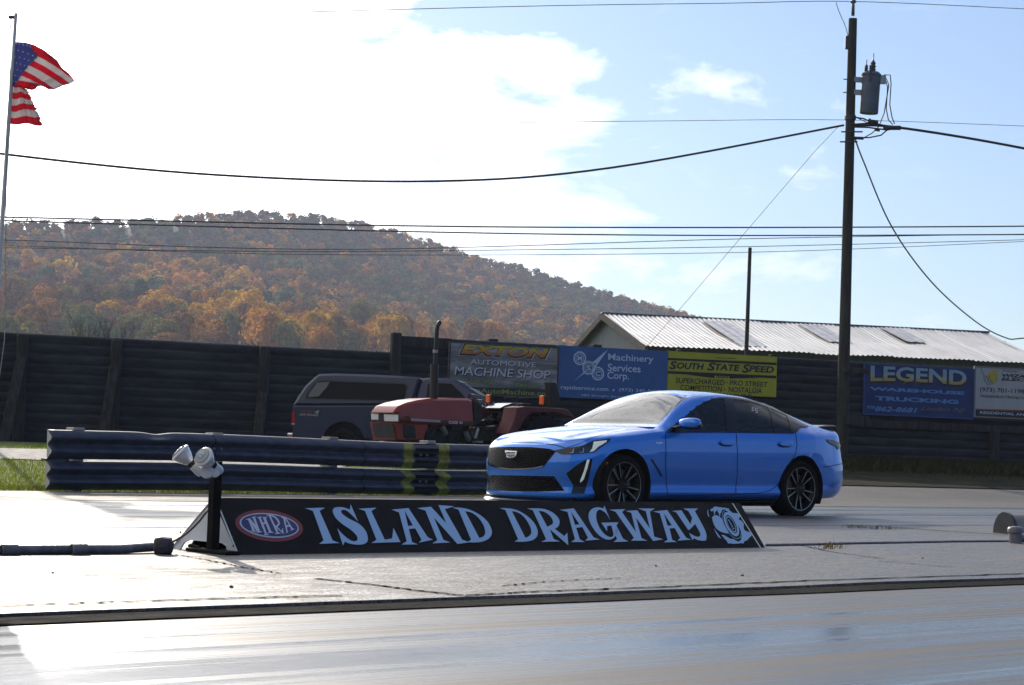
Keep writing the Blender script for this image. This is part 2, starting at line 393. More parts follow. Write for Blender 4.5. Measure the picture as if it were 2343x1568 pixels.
# ---------------------------------------------------------------- boundary fence
def wl(s_, off=0, z=0.): return WP0 + WU * s_ + WN * off + Vector((0, 0, z))
def w_of(x, y, off=0):
    p = on_plane(x, y, WP0 + WN * off, WN); return (p - WP0).dot(WU), p.z
M_wall = mat('weathered_siding', (.033, .036, .046), .7, var=.5, vscale=1.3, stretch=(.6, .6, 3), bump=.25, bscale=14, spec=.25)
M_wallpost = mat('old_timber', (.030, .028, .028), .85, var=.5, vscale=3, stretch=(4, 4, .5), bump=.4, bscale=18)
def siding(s0, s1, ztop, zbot, period=.225, seams=()):
    mb = MB(); prof = []; z = ztop; k = 0
    while z > zbot:
        prof += [(z, .012), (z - period * .10, .050), (z - period * .30, .058), (z - period * .62, .040), (z - period * .80, .018), (z - period * .90, .004)]
        z -= period
    segs = [s0] + list(seams) + [s1]
    for a_, b_ in zip(segs[:-1], segs[1:]):
        jo = .010 * ((k % 2)); k += 1
        N = max(1, int((b_ - a_) / 1.2)); P = len(prof); vs = []
        for i in range(N + 1):
            s_ = a_ + (b_ - a_) * i / N
            for (zz, o_) in prof:
                vs.append(wl(s_, o_ + jo + .012 * noise.noise(Vector((s_ * .7, zz * .8, 2))), zz + .018 * noise.noise(Vector((s_ * .25, 5, 1)))))
        mb.add(vs, [(i * P + q, (i + 1) * P + q, (i + 1) * P + q + 1, i * P + q + 1) for i in range(N) for q in range(P - 1)])
    # back sheet and top edge give it thickness
    mb.box(wl((s0 + s1) / 2, -.03, (ztop + zbot) / 2 - .01), (s1 - s0, .05, ztop - zbot), ax=(WU, WN, Vector((0, 0, 1))))
    return mb
def wpost(parent, px, pytop, brace=None, w_=.24, name='post', off=.16, ztop=None):
    s_, z_ = w_of(px, pytop, off); z_ = ztop or z_
    mb = MB(); p = wl(s_, off, 0); zb = terr(p.x, p.y) - .1
    mb.box(wl(s_, off, (z_ + zb) / 2), (w_, .18, z_ - zb), ax=(WU, WN, Vector((0, 0, 1))), bev=.02)
    o = mb.build(name, M_wallpost, parent)
    if brace:
        (x0, y0), (x1, y1) = brace
        a_ = on_plane(x0, y0, WP0 + WN * .3, WN); b_ = on_plane(x1, y1, WP0 + WN * .8, WN)
        b_.z = terr(b_.x, b_.y) - .05
        mb = MB(); d = (b_ - a_); mid = (a_ + b_) / 2; d.normalize(); sx = WU - d * WU.dot(d); sx.normalize()
        mb.box(mid, ((b_ - a_).length, .22, .16), ax=(d, sx, d.cross(sx)), bev=.02); mb.build('brace', M_wallpost, parent)
sL0, sM, sR1 = w_of(-500, 760)[0], w_of(895, 790)[0], w_of(2900, 840)[0]
fe = empty('fence', wl((sL0 + sM) / 2), 'low dark ribbed boundary fence with leaning timber braces left of the pickup', 'fence', 'dark boundary fences')
fe_inv = Matrix.Translation(-fe.location)
def keep(o, parent):                       # parts were modelled in place: keep them there under an empty
    o.matrix_parent_inverse = Matrix.Translation(-parent.location); return o
zl = 2.985
keep(siding(sL0, sM, zl, .2, seams=[w_of(q, 900)[0] for q in (-260, 352, 680)]).build('panel', M_wall, fe, fix=False), fe)
wpost(fe, 52, 765, ((50, 815), (8, 1003))); wpost(fe, 267, 778, ((262, 838), (232, 985))); wpost(fe, 606, 794, ((600, 900), (588, 1000))); wpost(fe, -180, 755)
fr = empty('fence', wl((sM + sR1) / 2), 'taller dark ribbed boundary fence carrying the painted billboards', 'fence', 'dark boundary fences')
zr_ = 3.385
keep(siding(sM, sR1, zr_, .2, seams=[w_of(q, 900)[0] for q in (1030, 1420, 1800, 2250)]).build('panel', M_wall, fr, fix=False), fr)
for px, py in ((906, 770), (1127, 779), (1364, 791), (1558, 798), (1769, 808), (2278, 842), (2560, 850)): wpost(fr, px, py, off=-.16 if px not in (906, 2278, 2560) else .16, ztop=3.46 if px < 1800 else w_of(px, 985, .16)[1])
mb = MB(); mb.box(wl((sM + w_of(1030, 790)[0]) / 2, .09, zr_ - .12), (w_of(1030, 790)[0] - sM, .06, .26), ax=(WU, WN, Vector((0, 0, 1))), bev=.01)
mb.build('top_board', M_wallpost, fr)
a_, z_ = w_of(1948, 968, .12); b_, z2 = w_of(2700, 990, .12)
mb = MB(); mb.box(wl((a_ + b_) / 2, .10, z_), (b_ - a_, .07, .20), ax=(WU, WN, Vector((0, 0, 1))), bev=.01); mb.build('rail', M_wallpost, fr)
for c_ in fe.children: keep(c_, fe)
for c_ in fr.children: keep(c_, fr)

# ---------------------------------------------------------------- billboards
WOFF = .16
def board(name, label, tl, br, matl, rim=None, text=None, thick=.05, off=WOFF):
    s0, z1 = w_of(*tl, off); s1, z0 = w_of(*br, off)
    e = empty(name, wl((s0 + s1) / 2, off - .05, z0), label, 'billboard', 'billboards on the fence')
    mb = MB(); mb.box(wl((s0 + s1) / 2, off - thick / 2, (z0 + z1) / 2), (s1 - s0, thick, z1 - z0), ax=(WU, WN, Vector((0, 0, 1))))
    keep(mb.build('panel', matl, e), e)
    if rim:
        mb = MB(); r_ = .035
        for (a1, b1, a2, b2) in ((s0, z0, s1, z0 + r_), (s0, z1 - r_, s1, z1), (s0, z0 + r_, s0 + r_, z1 - r_), (s1 - r_, z0 + r_, s1, z1 - r_)):
            mb.box(wl((a1 + a2) / 2, off + .008, (b1 + b2) / 2), (a2 - a1, .022, b2 - b1), ax=(WU, WN, Vector((0, 0, 1))))
        keep(mb.build('frame', rim, e), e)
    return e, (s0, z0, s1, z1)
def wmap(h0=.005, off=WOFF): return lambda u, v, h: wl(u, off + h0 + h, v)
def pbox(x0, y0, x1, y1, off=WOFF):
    """pixel box (top left, bottom right) of a line of text on the boards; lines slope like the fence"""
    u0, v1 = w_of(x0, y0, off); u1, v0 = w_of(x1, y1, off); return (u0, v0, u1, v1)
def line(e, name, matl, items, h0=.005):
    for it in items:
        body, x0, y0, x1, y1 = it[:5]; kw = it[5] if len(it) > 5 else {}; mb = MB()
        put_text(mb, body, pbox(x0, y0, x1, y1), wmap(h0), **kw); keep(mb.build(name, matl, e, fix=False), e)
def quads(e, name, matl, boxes, h0=.004):
    for q in boxes:
        mb = MB(); mb.add([wl(*(lambda sz: (sz[0], WOFF + h0, sz[1]))(w_of(x, y, WOFF))) for x, y in q], [tuple(range(len(q)))]); keep(mb.build(name, matl, e, fix=False), e)
def ink(name, col, rough=.55): return mat('ink_' + name, col, rough)
# Exton
m = bpy.data.materials.new('brushed_steel_print'); m.use_nodes = True; t = NT(m.node_tree); b = t.n['Principled BSDF']
tcn = t.add('ShaderNodeTexCoord'); nz = t.noise(t.mapping(tcn.outputs['Object'], scale=(.5, .5, 1.6)), 1.2, 5, .6, 1.5)
rp = t.ramp(nz, [(.3, (.09, .088, .09)), (.48, (.20, .195, .20)), (.62, (.42, .41, .43))]); t.link(rp.outputs[0], b.inputs['Base Color']); b.inputs['Roughness'].default_value = .45
e, bb = board('billboard', 'grey steel-look billboard with orange and yellow lettering behind the tractor', (1028, 780), (1275, 913), m, mat('dark_frame', (.05, .05, .05), .6))
quads(e, 'lower_band', ink('band', (.035, .033, .03)), [[(1036, 884), (1272, 892), (1272, 909), (1036, 903)]])
line(e, 'outline', ink('white', (.55, .55, .6)), [('EXTON', 1048, 784, 1261, 825, dict(bold=.075, shear=.25))], .004)
line(e, 'outline', ink('black', (.02, .018, .018)), [('EXTON', 1050, 785, 1258, 824, dict(bold=.06, shear=.25))], .006)
mg = bpy.data.materials.new('ink_orange_fade'); mg.use_nodes = True; t = NT(mg.node_tree); b = t.n['Principled BSDF']
tcn = t.add('ShaderNodeTexCoord'); sx_ = t.add('ShaderNodeSeparateXYZ'); t.link(tcn.outputs['Generated'], sx_.inputs[0])
rp = t.ramp(sx_.outputs[2], [(.2, (.55, .16, .03)), (.6, (.62, .36, .03)), (.95, (.50, .48, .04))]); t.link(rp.outputs[0], b.inputs['Base Color'])
line(e, 'lettering', mg, [('EXTON', 1054, 787, 1255, 820, dict(bold=.04, shear=.25))], .008)
line(e, 'lettering', ink('shadow', (.03, .03, .035)), [('AUTOMOTIVE', 1077, 824, 1226, 843), ('MACHINE SHOP', 1042, 841, 1259, 870, dict(shear=.1, bold=.012))], .004)
line(e, 'lettering', ink('silver', (.66, .68, .80)), [('AUTOMOTIVE', 1076, 822, 1225, 841), ('MACHINE SHOP', 1040, 838, 1258, 868, dict(shear=.1))], .007)
line(e, 'lettering', ink('lime', (.26, .34, .05)), [('570-595-9501', 1046, 867, 1134, 881), ('Canadensis, PA', 1180, 876, 1256, 890), ('ExtonAutoMachine.com', 1046, 886, 1266, 907, dict(bold=.01))], .007)
# machinery services
e, bb = board('billboard', 'plain blue billboard with white gear emblem and lettering', (1276, 790), (1526, 920), mat('board_blue', (.040, .125, .36), .5, var=.12, vscale=1.5))
line(e, 'lettering', ink('pale', (.55, .68, .88)), [('Machinery', 1391, 809, 1494, 834, dict(bold=.012)), ('Services', 1390, 832, 1465, 853, dict(bold=.012)), ('Corp.', 1389, 850, 1438, 874, dict(bold=.012)),
    ('rapidservice.com', 1283, 881, 1391, 898, dict(bold=.008)), ('(973) 345-5600', 1416, 888, 1511, 902, dict(bold=.008)), ('285 Straight Street, Paterson, NJ', 1329, 902, 1500, 915)])
mb = MB()
def ring(cx, cy, ro, ri, teeth=0, sq=1):
    so, zo = w_of(cx, cy, WOFF); k = 87.; n = 96
    outer = [(so + math.cos(q) * (ro + (ro * .09 if teeth and math.sin(q * teeth) > 0 else 0)) / k, zo + math.sin(q) * (ro + (ro * .09 if teeth and math.sin(q * teeth) > 0 else 0)) / k) for q in (2 * math.pi * i / n for i in range(n))]
    inner = [(so + math.cos(q) * ri / k, zo + math.sin(q) * ri / k) for q in (2 * math.pi * i / n for i in range(n))]
    mb.poly([outer, inner[::-1]], wmap())
for (cx, cy, ch) in ((1326, 820, 'M'), (1346, 842, 'S'), (1367, 855, 'C')):
    ring(cx, cy, 14.5, 12, 16); ring(cx, cy, 10, 8.6); put_text(mb, ch, pbox(cx - 5, cy - 6, cx + 5, cy + 6), wmap(), bold=.03)
for q in ([(1390, 800), (1352, 832), (1364, 831), (1358, 840), (1362, 840)], [(1312, 874), (1342, 848), (1336, 850), (1338, 855), (1330, 859)]):
    so = [w_of(x, y, WOFF) for x, y in q]; mb.poly([so], wmap())
keep(mb.build('gear_emblem', ink('pale', (.55, .68, .88)), e, fix=False), e)
quads(e, 'bullet', ink('pale', (.4, .52, .72)), [[(1401, 891), (1405, 891), (1405, 895), (1401, 895)]])
# South State Speed
e, bb = board('billboard', 'yellow billboard with black lettering above the sedan roof', (1527, 803), (1775, 909), mat('board_yellow', (.45, .43, .022), .5, var=.1, vscale=2))
quads(e, 'stripe', ink('black', (.02, .018, .018)), [[(1527, 819), (1776, 830), (1776, 836), (1527, 824)], [(1527, 849), (1775, 860), (1775, 866), (1527, 855)], [(1570, 857.5), (1634, 858.5), (1634, 865), (1630, 865)], [(1668, 860), (1674, 860), (1738, 865), (1668, 866.5)], [(1638, 818), (1682, 820), (1682, 821.5), (1638, 819.5)]])
line(e, 'lettering', ink('black', (.02, .018, .018)), [('S', 1531, 826, 1548, 846, dict(bold=.03, shear=.2)), ('OUTH', 1548, 829, 1610, 847, dict(bold=.035, shear=.2)), ('S', 1618, 829, 1636, 849, dict(bold=.03, shear=.2)), ('TATE', 1635, 832, 1692, 850, dict(bold=.035, shear=.2)),
    ('S', 1697, 833, 1715, 854, dict(bold=.03, shear=.2)), ('PEED', 1713, 836, 1770, 854, dict(bold=.035, shear=.2)), ('.com', 1638, 857, 1665, 866, dict(bold=.03)),
    ('SUPERCHARGED', 1545, 864, 1657, 882, dict(bold=.015, shear=.1)), ('PRO STREET', 1669, 870, 1756, 886, dict(bold=.015, shear=.1)), ('COMPETITION', 1556, 880, 1651, 897, dict(bold=.015, shear=.1)), ('NOSTALGIA', 1666, 885, 1742, 901, dict(bold=.015, shear=.1)), ('ENGINES & MACHINE', 1577, 896, 1720, 912, dict(bold=.03))])
quads(e, 'bullet', ink('black', (.02, .018, .018)), [[(1661, 874), (1664, 874), (1664, 877), (1661, 877)], [(1656, 890), (1659, 890), (1659, 893), (1656, 893)]])
# Legend
e, bb = board('billboard', 'dark blue billboard with cream and blue lettering right of the utility pole', (1976, 831), (2226, 960), mat('board_navy', (.014, .034, .15), .45, var=.2, vscale=2), mat('frame_blue', (.035, .075, .24), .5))
def arch(u, v, a, b): return u, v - (.05 * (2 * a - 1) ** 2) * (1 - b)
line(e, 'lettering', ink('black', (.02, .018, .018)), [('LEGEND', 1989, 836, 2210, 885, dict(bold=.04, warp=arch))], .004)
mg = bpy.data.materials.new('ink_cream_fade'); mg.use_nodes = True; t = NT(mg.node_tree); b = t.n['Principled BSDF']
tcn = t.add('ShaderNodeTexCoord'); sx_ = t.add('ShaderNodeSeparateXYZ'); t.link(tcn.outputs['Generated'], sx_.inputs[0])
rp = t.ramp(sx_.outputs[2], [(.15, (.42, .33, .12)), (.42, (.45, .42, .3)), (.6, (.25, .40, .55))]); t.link(rp.outputs[0], b.inputs['Base Color'])
line(e, 'lettering', mg, [('LEGEND', 1991, 836, 2210, 880, dict(bold=.03, warp=arch))], .007)
line(e, 'lettering', ink('sky', (.10, .27, .62)), [('WAREHOUSE', 1988, 885, 2206, 904, dict(bold=.05)), ('TRUCKING', 2001, 906, 2192, 925, dict(bold=.05)), ('862-8681', 2001, 929, 2098, 945, dict(bold=.03, shear=.25)), ('908', 1983, 928, 2001, 936, dict(shear=.2, bold=.02))])
line(e, 'lettering', ink('sand', (.20, .16, .10)), [('Linden NJ', 2106, 930, 2208, 946, dict(shear=.45))])
mb = MB()
for (x0, y0, x1, y1) in ((2065, 879, 2082, 874), (2082, 874, 2096, 879), (2096, 879, 2118, 876)):
    mb.tube([wl(*(lambda q: (q[0], WOFF + .008, q[1]))(w_of(x0 + (x1 - x0) * k / 6, y0 + (y1 - y0) * k / 6 - 2.5 * math.sin(k / 6 * math.pi), WOFF))) for k in range(7)], .008, 5)
keep(mb.build('scroll_ornament', ink('sand', (.20, .16, .10)), e), e)
# Wizard
e, bb = board('billboard', 'white billboard with black base band and gold swirl emblem at the right edge', (2229, 837), (2480, 966), mat('board_white', (.42, .44, .46), .5, var=.08, vscale=2), mat('frame_grey', (.22, .22, .22), .6))
quads(e, 'base_band', ink('band2', (.03, .025, .022)), [[(2231, 938), (2479, 946), (2479, 972), (2231, 960)]])
quads(e, 'red_line', ink('rust', (.30, .09, .05)), [[(2231, 935), (2479, 943), (2479, 946), (2231, 938)]], .006)
line(e, 'lettering', ink('black', (.02, .018, .018)), [('WIZARD', 2291, 855, 2372, 867, dict(bold=.04, shear=.15)), ('ELECTRIC', 2290, 864, 2392, 876, dict(bold=.04, shear=.15)), ('(973) 701-1198', 2241, 886, 2342, 904, dict(bold=.01)), ('WIZARDELECTRICNJ.COM', 2241, 903, 2352, 916, dict(bold=.015)), ('Premier', 2292, 846, 2330, 853, dict(shear=.3))], .006)
line(e, 'lettering', ink('pale', (.4, .52, .72)), [('RESIDENTIAL AND COMMERCIAL', 2241, 941, 2440, 956, dict(bold=.01))], .009)
mb = MB()
for k in range(5):
    q = [(2252 + 3 * k, 866 + 3.2 * k), (2262 + 3 * k, 852 + 4 * k), (2275 + k, 846 + 5 * k), (2286 - k, 848 + 6 * k), (2280 - k, 850 + 6.2 * k), (2270 + k, 854 + 5 * k), (2260 + 3 * k, 862 + 3.6 * k)]
    mb.poly([[w_of(x, y, WOFF) for x, y in q]], wmap(.006))
keep(mb.build('emblem', ink('gold', (.48, .40, .05)), e, fix=False), e)
mb = MB()
for k in range(4):
    mb.tube([wl(*(lambda q: (q[0], WOFF + .008, q[1]))(w_of(2244 + 6 * k + 9 * (j / 5) ** 2, 882 - k * 1.0 - 22 * (1 - j / 5) * .9 - (20 if k == 0 else 0), WOFF))) for j in range(6)], .008, 5)
keep(mb.build('claw_mark', ink('steel_blue', (.10, .14, .24)), e), e)
# ---------------------------------------------------------------- utility pole, transformer, wires
Zv = Vector((0, 0, 1))
M_pole = mat('pole_timber', (.032, .031, .027), .85, var=.45, vscale=2.5, stretch=(3, 3, .4), bump=.5, bscale=16)
M_metal = mat('galvanised', (.30, .31, .32), .45, metal=.7, var=.15)
M_dark = mat('black_cable', (.025, .025, .027), .6)
M_iron = mat('dark_iron', (.06, .06, .065), .5, metal=.6)
PD = 52.0
def pole_x(y): return 1951 + (1931 - 1951) * (y - 30) / 770.
pb = at(pole_x(1062), 1062, PD); pt = at(pole_x(26), 26, PD); pb.z = terr(pb.x, pb.y)
up_ = empty('utility_pole', pb, 'tall weathered wooden utility pole standing in front of the fence', 'utility pole')
mb = MB(); mb.tube([pb - Zv * .2 + (pt - pb) * k / 10 for k in range(11)], [.165 - .055 * k / 10 for k in range(11)], 14); keep(mb.build('shaft', M_pole, up_, smooth=True, angle=R(50)), up_)
mb = MB(); mb.lathe(pt - Zv * .02, Zv, [(0, -.1), (.045, -.1), (.04, .18), (.03, .22), (.075, .24), (.08, .28), (.05, .30), (.07, .33), (.06, .37), (0, .40)], 12); keep(mb.build('insulator', mat('porcelain', (.10, .10, .11), .25), up_, smooth=True), up_)
mb = MB()
for (x0, x1, y) in ((1938, 1957, 302), (1935, 1945, 325)): mb.tube([at(x0 - 14, y, PD - .2), at(x1 + 16, y, PD - .2)], .02, 6)
for y in (182, 212): mb.tube([at(pole_x(y) - 18, y, PD), at(pole_x(y) + 4, y, PD)], .015, 6)
mb.box(at(pole_x(98) - 11, 98, PD), (.12, .12, .35), bev=.02)
mb.lathe(at(pole_x(270), 270, PD), (pt - pb), [(.145, -.06), (.15, -.05), (.15, .05), (.145, .06)], 14)
keep(mb.build('bracket', M_iron, up_), up_)
for y in (848, 962): mb = MB(); mb.box(at(1958, y, PD - .1), (.75, .08, .14 if y < 900 else .24), ax=(WU, WN, Zv), bev=.01); keep(mb.build('cleat', M_wallpost, up_), up_)
# transformer
tb, tt = at(1987, 260, PD - .1), at(1993, 170, PD - .1)
tr = empty('transformer', tb, 'grey cylindrical transformer hung on the right side of the pole', 'transformer')
axis = (tt - tb).normalized(); H_ = (tt - tb).length
mb = MB(); mb.lathe(tb, axis, [(0, .02), (.20, .02), (.235, 0), (.24, .03), (.245, H_ - .06), (.262, H_ - .05), (.262, H_ - .01), (.20, H_ + .05), (0, H_ + .07)], 28)
keep(mb.build('tank', mat('transformer_grey', (.085, .115, .16), .5, metal=.1, var=.15), tr, smooth=True, angle=R(35)), tr)
mb = MB()
for dx, s_ in ((.02, 1.), (-.15, .65)):
    q = tb + axis * (H_ + .04) + Vector((dx, -.05, 0))
    mb.lathe(q, axis, [(0, 0), (.05 * s_, 0), (.085 * s_, .08 * s_), (.055 * s_, .1 * s_), (.085 * s_, .16 * s_), (.055 * s_, .19 * s_), (.07 * s_, .24 * s_), (.03 * s_, .3 * s_), (.012, .34 * s_), (.012, .5 * s_), (0, .5 * s_)], 12)
mb.box(tb + axis * (H_ - .02) + Vector((-.07, -.26, 0)), (.06, .06, .4))
keep(mb.build('bushing', mat('bushing_brown', (.06, .06, .065), .3), tr, smooth=True, angle=R(40)), tr)
for y in (183, 212): mb = MB(); mb.box(at(1963, y, PD - .05), (.42, .10, .13)); keep(mb.build('bracket', M_metal, tr), tr)
mb = MB()
mb.box(tb + axis * (H_ - .15) + Vector((.3, -.05, 0)), (.14, .1, .22))
keep(mb.build('bracket', M_metal, tr), tr)
mb = MB()
for q in ([(2013, 185), (2022, 172), (2036, 172), (2038, 192), (2035, 240), (2040, 268), (2046, 284)], [(2014, 186), (2024, 178), (2030, 200), (2027, 250), (2032, 275), (2042, 286)], [(2015, 187), (2026, 178), (2033, 195), (2022, 260), (2010, 290), (1995, 305), (1975, 316)]):
    mb.tube([at(x, y, PD - .15) for x, y in q], .014, 6)
keep(mb.build('lead', M_dark, tr, smooth=True), tr)
def wire(label, pts, r=.016, m=M_dark, sub=8, name='power_line', group='overhead wires'):
    P = [at(*p) for p in pts]; out = []
    for i in range(len(P) - 1):           # Catmull-Rom
        a_, b_, c_, d_ = P[max(i - 1, 0)], P[i], P[i + 1], P[min(i + 2, len(P) - 1)]
        for k in range(sub):
            q = k / sub; out.append(.5 * ((2 * b_) + (c_ - a_) * q + (2 * a_ - 5 * b_ + 4 * c_ - d_) * q * q + (3 * b_ - a_ - 3 * c_ + d_) * q ** 3))
    out.append(P[-1]); mb = MB(); mb.tube(out, r, 6)
    return tag(mb.build(name, m, smooth=True), label, 'wire', group)
wire('thick sagging cable running from the pole out past the flagpole', [(-500, 280, 42), (0, 352, 44), (500, 401, 46.5), (1000, 415, 48.5), (1400, 384, 50), (1930, 287, 52)], .027)
wire('thick cable running from the pole to the right edge', [(1935, 290, 52), (2045, 291, 52), (2342, 340, 54), (2700, 420, 56)], .035)
wire('upper of the heavy level cables crossing the hill', [(-400, 488, 70), (0, 497, 70), (920, 517, 72), (1600, 521, 75), (2342, 518, 80), (2800, 512, 82)], .027)
wire('lower of the heavy level cables crossing the hill', [(-400, 493, 70), (0, 505, 70), (920, 530, 72), (1600, 539, 75), (2342, 537, 80), (2800, 533, 82)], .025)
wire('thin wire rising from the hill toward the big pole, topmost of three', [(-400, 540, 70), (0, 549, 70), (786, 571, 74), (1694, 547, 80), (2342, 536, 88)], .015)
wire('thin wire low on the hill, middle of three', [(-400, 566, 71), (0, 567, 71), (537, 575, 73), (900, 575, 75), (1694, 565, 81), (2342, 549, 88)], .014)
wire('thin wire low on the hill, bottom of three', [(-400, 556, 72), (0, 562, 72), (726, 583, 76), (1694, 578, 82), (2342, 553, 88)], .012)
wire('thin top wire over the insulator of the pole', [(700, 28, 48), (1245, 14, 49), (1660, 8, 51), (1949, 4, 52), (2342, 21, 54), (2700, 40, 56)], .009)
wire('faint wire crossing the pole just above the thick cable', [(1100, 282, 50), (1540, 277, 51), (1930, 275, 52), (2342, 289, 54), (2700, 305, 56)], .007)
wire('straight guy wire slanting from the pole down to the barn', [(1925, 288, 52), (1864, 346, 54), (1570, 690, 66), (1480, 792, 71)], .008, sub=2, name='guy_wire')
wire('loose drop wire hanging from the pole to the lower right', [(1955, 316, 52), (1975, 370, 52.5), (2040, 520, 54), (2130, 645, 56), (2230, 735, 58), (2300, 773, 60), (2342, 774, 61), (2500, 760, 64)], .02, mat('pale_cable', (.16, .16, .16), .6), name='drop_wire')
mb = MB()
for q, r_ in (([(1950, 268), (1975, 272), (2000, 283), (2045, 292)], .02), ([(1948, 285), (1980, 283), (2010, 285)], .02), ([(1945, 291), (1985, 292), (2030, 298), (2050, 293)], .02), ([(1950, 316), (1972, 316), (1990, 315), (2015, 310), (2030, 297)], .018), ([(1960, 270), (1985, 282), (2008, 281)], .012), ([(1985, 278), (2008, 281)], .06), ([(2020, 293), (2060, 293)], .06), ([(1950, 316), (1975, 317)], .04), ([(2000, 297), (2012, 299)], .035), ([(1988, 272), (1992, 281)], .03)):
    mb.tube([at(x, y, PD - .15) for x, y in q], r_, 6)
tag(mb.build('cable_splices', M_dark, smooth=True), 'tangle of black connectors and jumper wires on the right of the pole', 'connectors')
wire('short slack jumper from the top wire down to the pole side', [(1912, 6, 52), (1920, 30, 52), (1934, 62, 52), (1942, 95, 52)], .009, sub=4)
# bare pole behind the fence
a_, b_ = at(1704, 830, 62), at(1715.5, 567, 62); a_.z = .4
mb = MB(); mb.tube([a_ + (b_ - a_) * k / 6 for k in range(7)], [.075 - .02 * k / 6 for k in range(7)], 10)
tag(mb.build('post', M_pole, smooth=True, angle=R(50)), 'slim bare leaning post rising behind the yellow billboard', 'post')

# ---------------------------------------------------------------- barn
def barn():
    r0 = at(1378, 717, 77.); ax = Vector((math.sin(R(77)), math.cos(R(77)), 0)); L_ = 16.05
    sd = Vector((ax.y, -ax.x, 0)); zr = r0.z
    e = empty('barn', (r0.x, r0.y, 0), 'long grey barn with pale corrugated metal roof behind the fence', 'barn')
    half, drop = 5.6, 1.45
    M_roof = bpy.data.materials.new('corrugated_roof'); M_roof.use_nodes = True; t = NT(M_roof.node_tree); b = t.n['Principled BSDF']
    tcn = t.add('ShaderNodeTexCoord'); sx_ = t.add('ShaderNodeSeparateXYZ'); t.link(tcn.outputs['Object'], sx_.inputs[0])
    nz = t.noise(t.mapping(tcn.outputs['Object'], scale=(1.2, .25, 1)), 1.5, 6, .65); nf = t.noise(t.mapping(tcn.outputs['Object'], scale=(7, .4, 1)), 2, 4, .6)
    rp = t.ramp(t.math('ADD', t.math('MULTIPLY', nz, .6), t.math('MULTIPLY', nf, .4)), [(.3, (.55, .51, .46)), (.5, (.76, .72, .67)), (.7, (.86, .82, .77))]); t.link(rp.outputs[0], b.inputs['Base Color'])
    b.inputs['Roughness'].default_value = .40; b.inputs['Metallic'].default_value = .75
    N = int(L_ / .034); mb = MB(); vs = []; rows = 8
    for i in range(N + 1):
        u = L_ * i / N; hgt = .018 * math.sin(2 * math.pi * u / .19) + .012 * (int(u / 1.05) % 3)
        for j in range(rows + 1):
            v = j / rows; sag = -.05 * math.sin(math.pi * v) + .035 * noise.noise(Vector((u * .35, v * 2, 4)))
            lap = .03 if v > .5 else 0
            vs.append((u, half * v * 1.06, -drop * v * 1.06 + hgt + sag + lap))
    mb.add(vs, [(i * (rows + 1) + j, i * (rows + 1) + j + 1, (i + 1) * (rows + 1) + j + 1, (i + 1) * (rows + 1) + j) for i in range(N) for j in range(rows)])
    RM = Matrix(((ax.x, sd.x, 0, 0), (ax.y, sd.y, 0, 0), (0, 0, 1, zr), (0, 0, 0, 1)))
    o = mb.build('roof', M_roof, e, smooth=True, fix=False); o.matrix_local = RM
    mb = MB(); mb.add([(0, 0, 0), (L_, 0, 0), (L_, -half * 1.06, -drop * 1.06), (0, -half * 1.06, -drop * 1.06)], [(0, 1, 2, 3)])
    o = mb.build('roof', M_roof, e, fix=False); o.matrix_local = RM
    # darker replacement sheets
    for (u0, u1, v0, v1) in ((.235, .30, .12, .88), (.485, .545, .08, .62), (.70, .755, .06, .5)):
        nn = 24; mb = MB()
        q = []
        for i in range(nn + 1):
            u = L_ * (u0 + (u1 - u0) * i / nn); hh = .045 + .012 * math.sin(2 * math.pi * u / .36)
            q += [(u, half * v0 * 1.06, -drop * v0 * 1.06 + hh), (u, half * v1 * 1.06, -drop * v1 * 1.06 + hh)]
        mb.add(q, [(2 * i, 2 * i + 1, 2 * i + 3, 2 * i + 2) for i in range(nn)])
        o = mb.build('roof_patch', mat('roof_patch_grey', (.62, .60, .59), .45, metal=.7, var=.2, vscale=3), e, fix=False); o.matrix_local = RM
    Mw = mat('barn_wall', (.15, .17, .20), .75, var=.15, vscale=1, stretch=(8, 8, .3))
    mb = MB(); hw = half * .94; zb = zr - drop * .94
    for u in (.25, L_ - .25):
        mb.add([(u, -hw, zb - zr), (u, hw, zb - zr), (u, 0, -.06), (u, hw, -zr + .3), (u, -hw, -zr + .3)], [(0, 2, 1), (0, 1, 3, 4)])
    for v in (-hw, hw): mb.add([(.25, v, zb - zr), (L_ - .25, v, zb - zr), (L_ - .25, v, .3 - zr), (.25, v, .3 - zr)], [(0, 1, 2, 3)])
    o = mb.build('wall', Mw, e, fix=False); o.matrix_local = RM
    mb = MB()
    for sg in (-1, 1):
        d = Vector((0, sg * half, -drop)).normalized(); mid = Vector((-.02, sg * half * .53, -drop * .53 - .12))
        mb.box(mid, (.06, (Vector((0, half, drop)).length) * 1.06, .24), ax=(Vector((1, 0, 0)), d, Vector((1, 0, 0)).cross(d)))
    o = mb.build('fascia', M_wallpost, e); o.matrix_local = RM
    mb = MB(); mb.box((L_ / 2, 0, .0), (L_ + .1, .24, .08), bev=.02); mb.box((L_ + .15, .9, -.5), (.25, .3, .2)); o = mb.build('ridge_cap', mat('ridge_metal', (.12, .14, .17), .5, metal=.4), e); o.matrix_local = RM
barn()

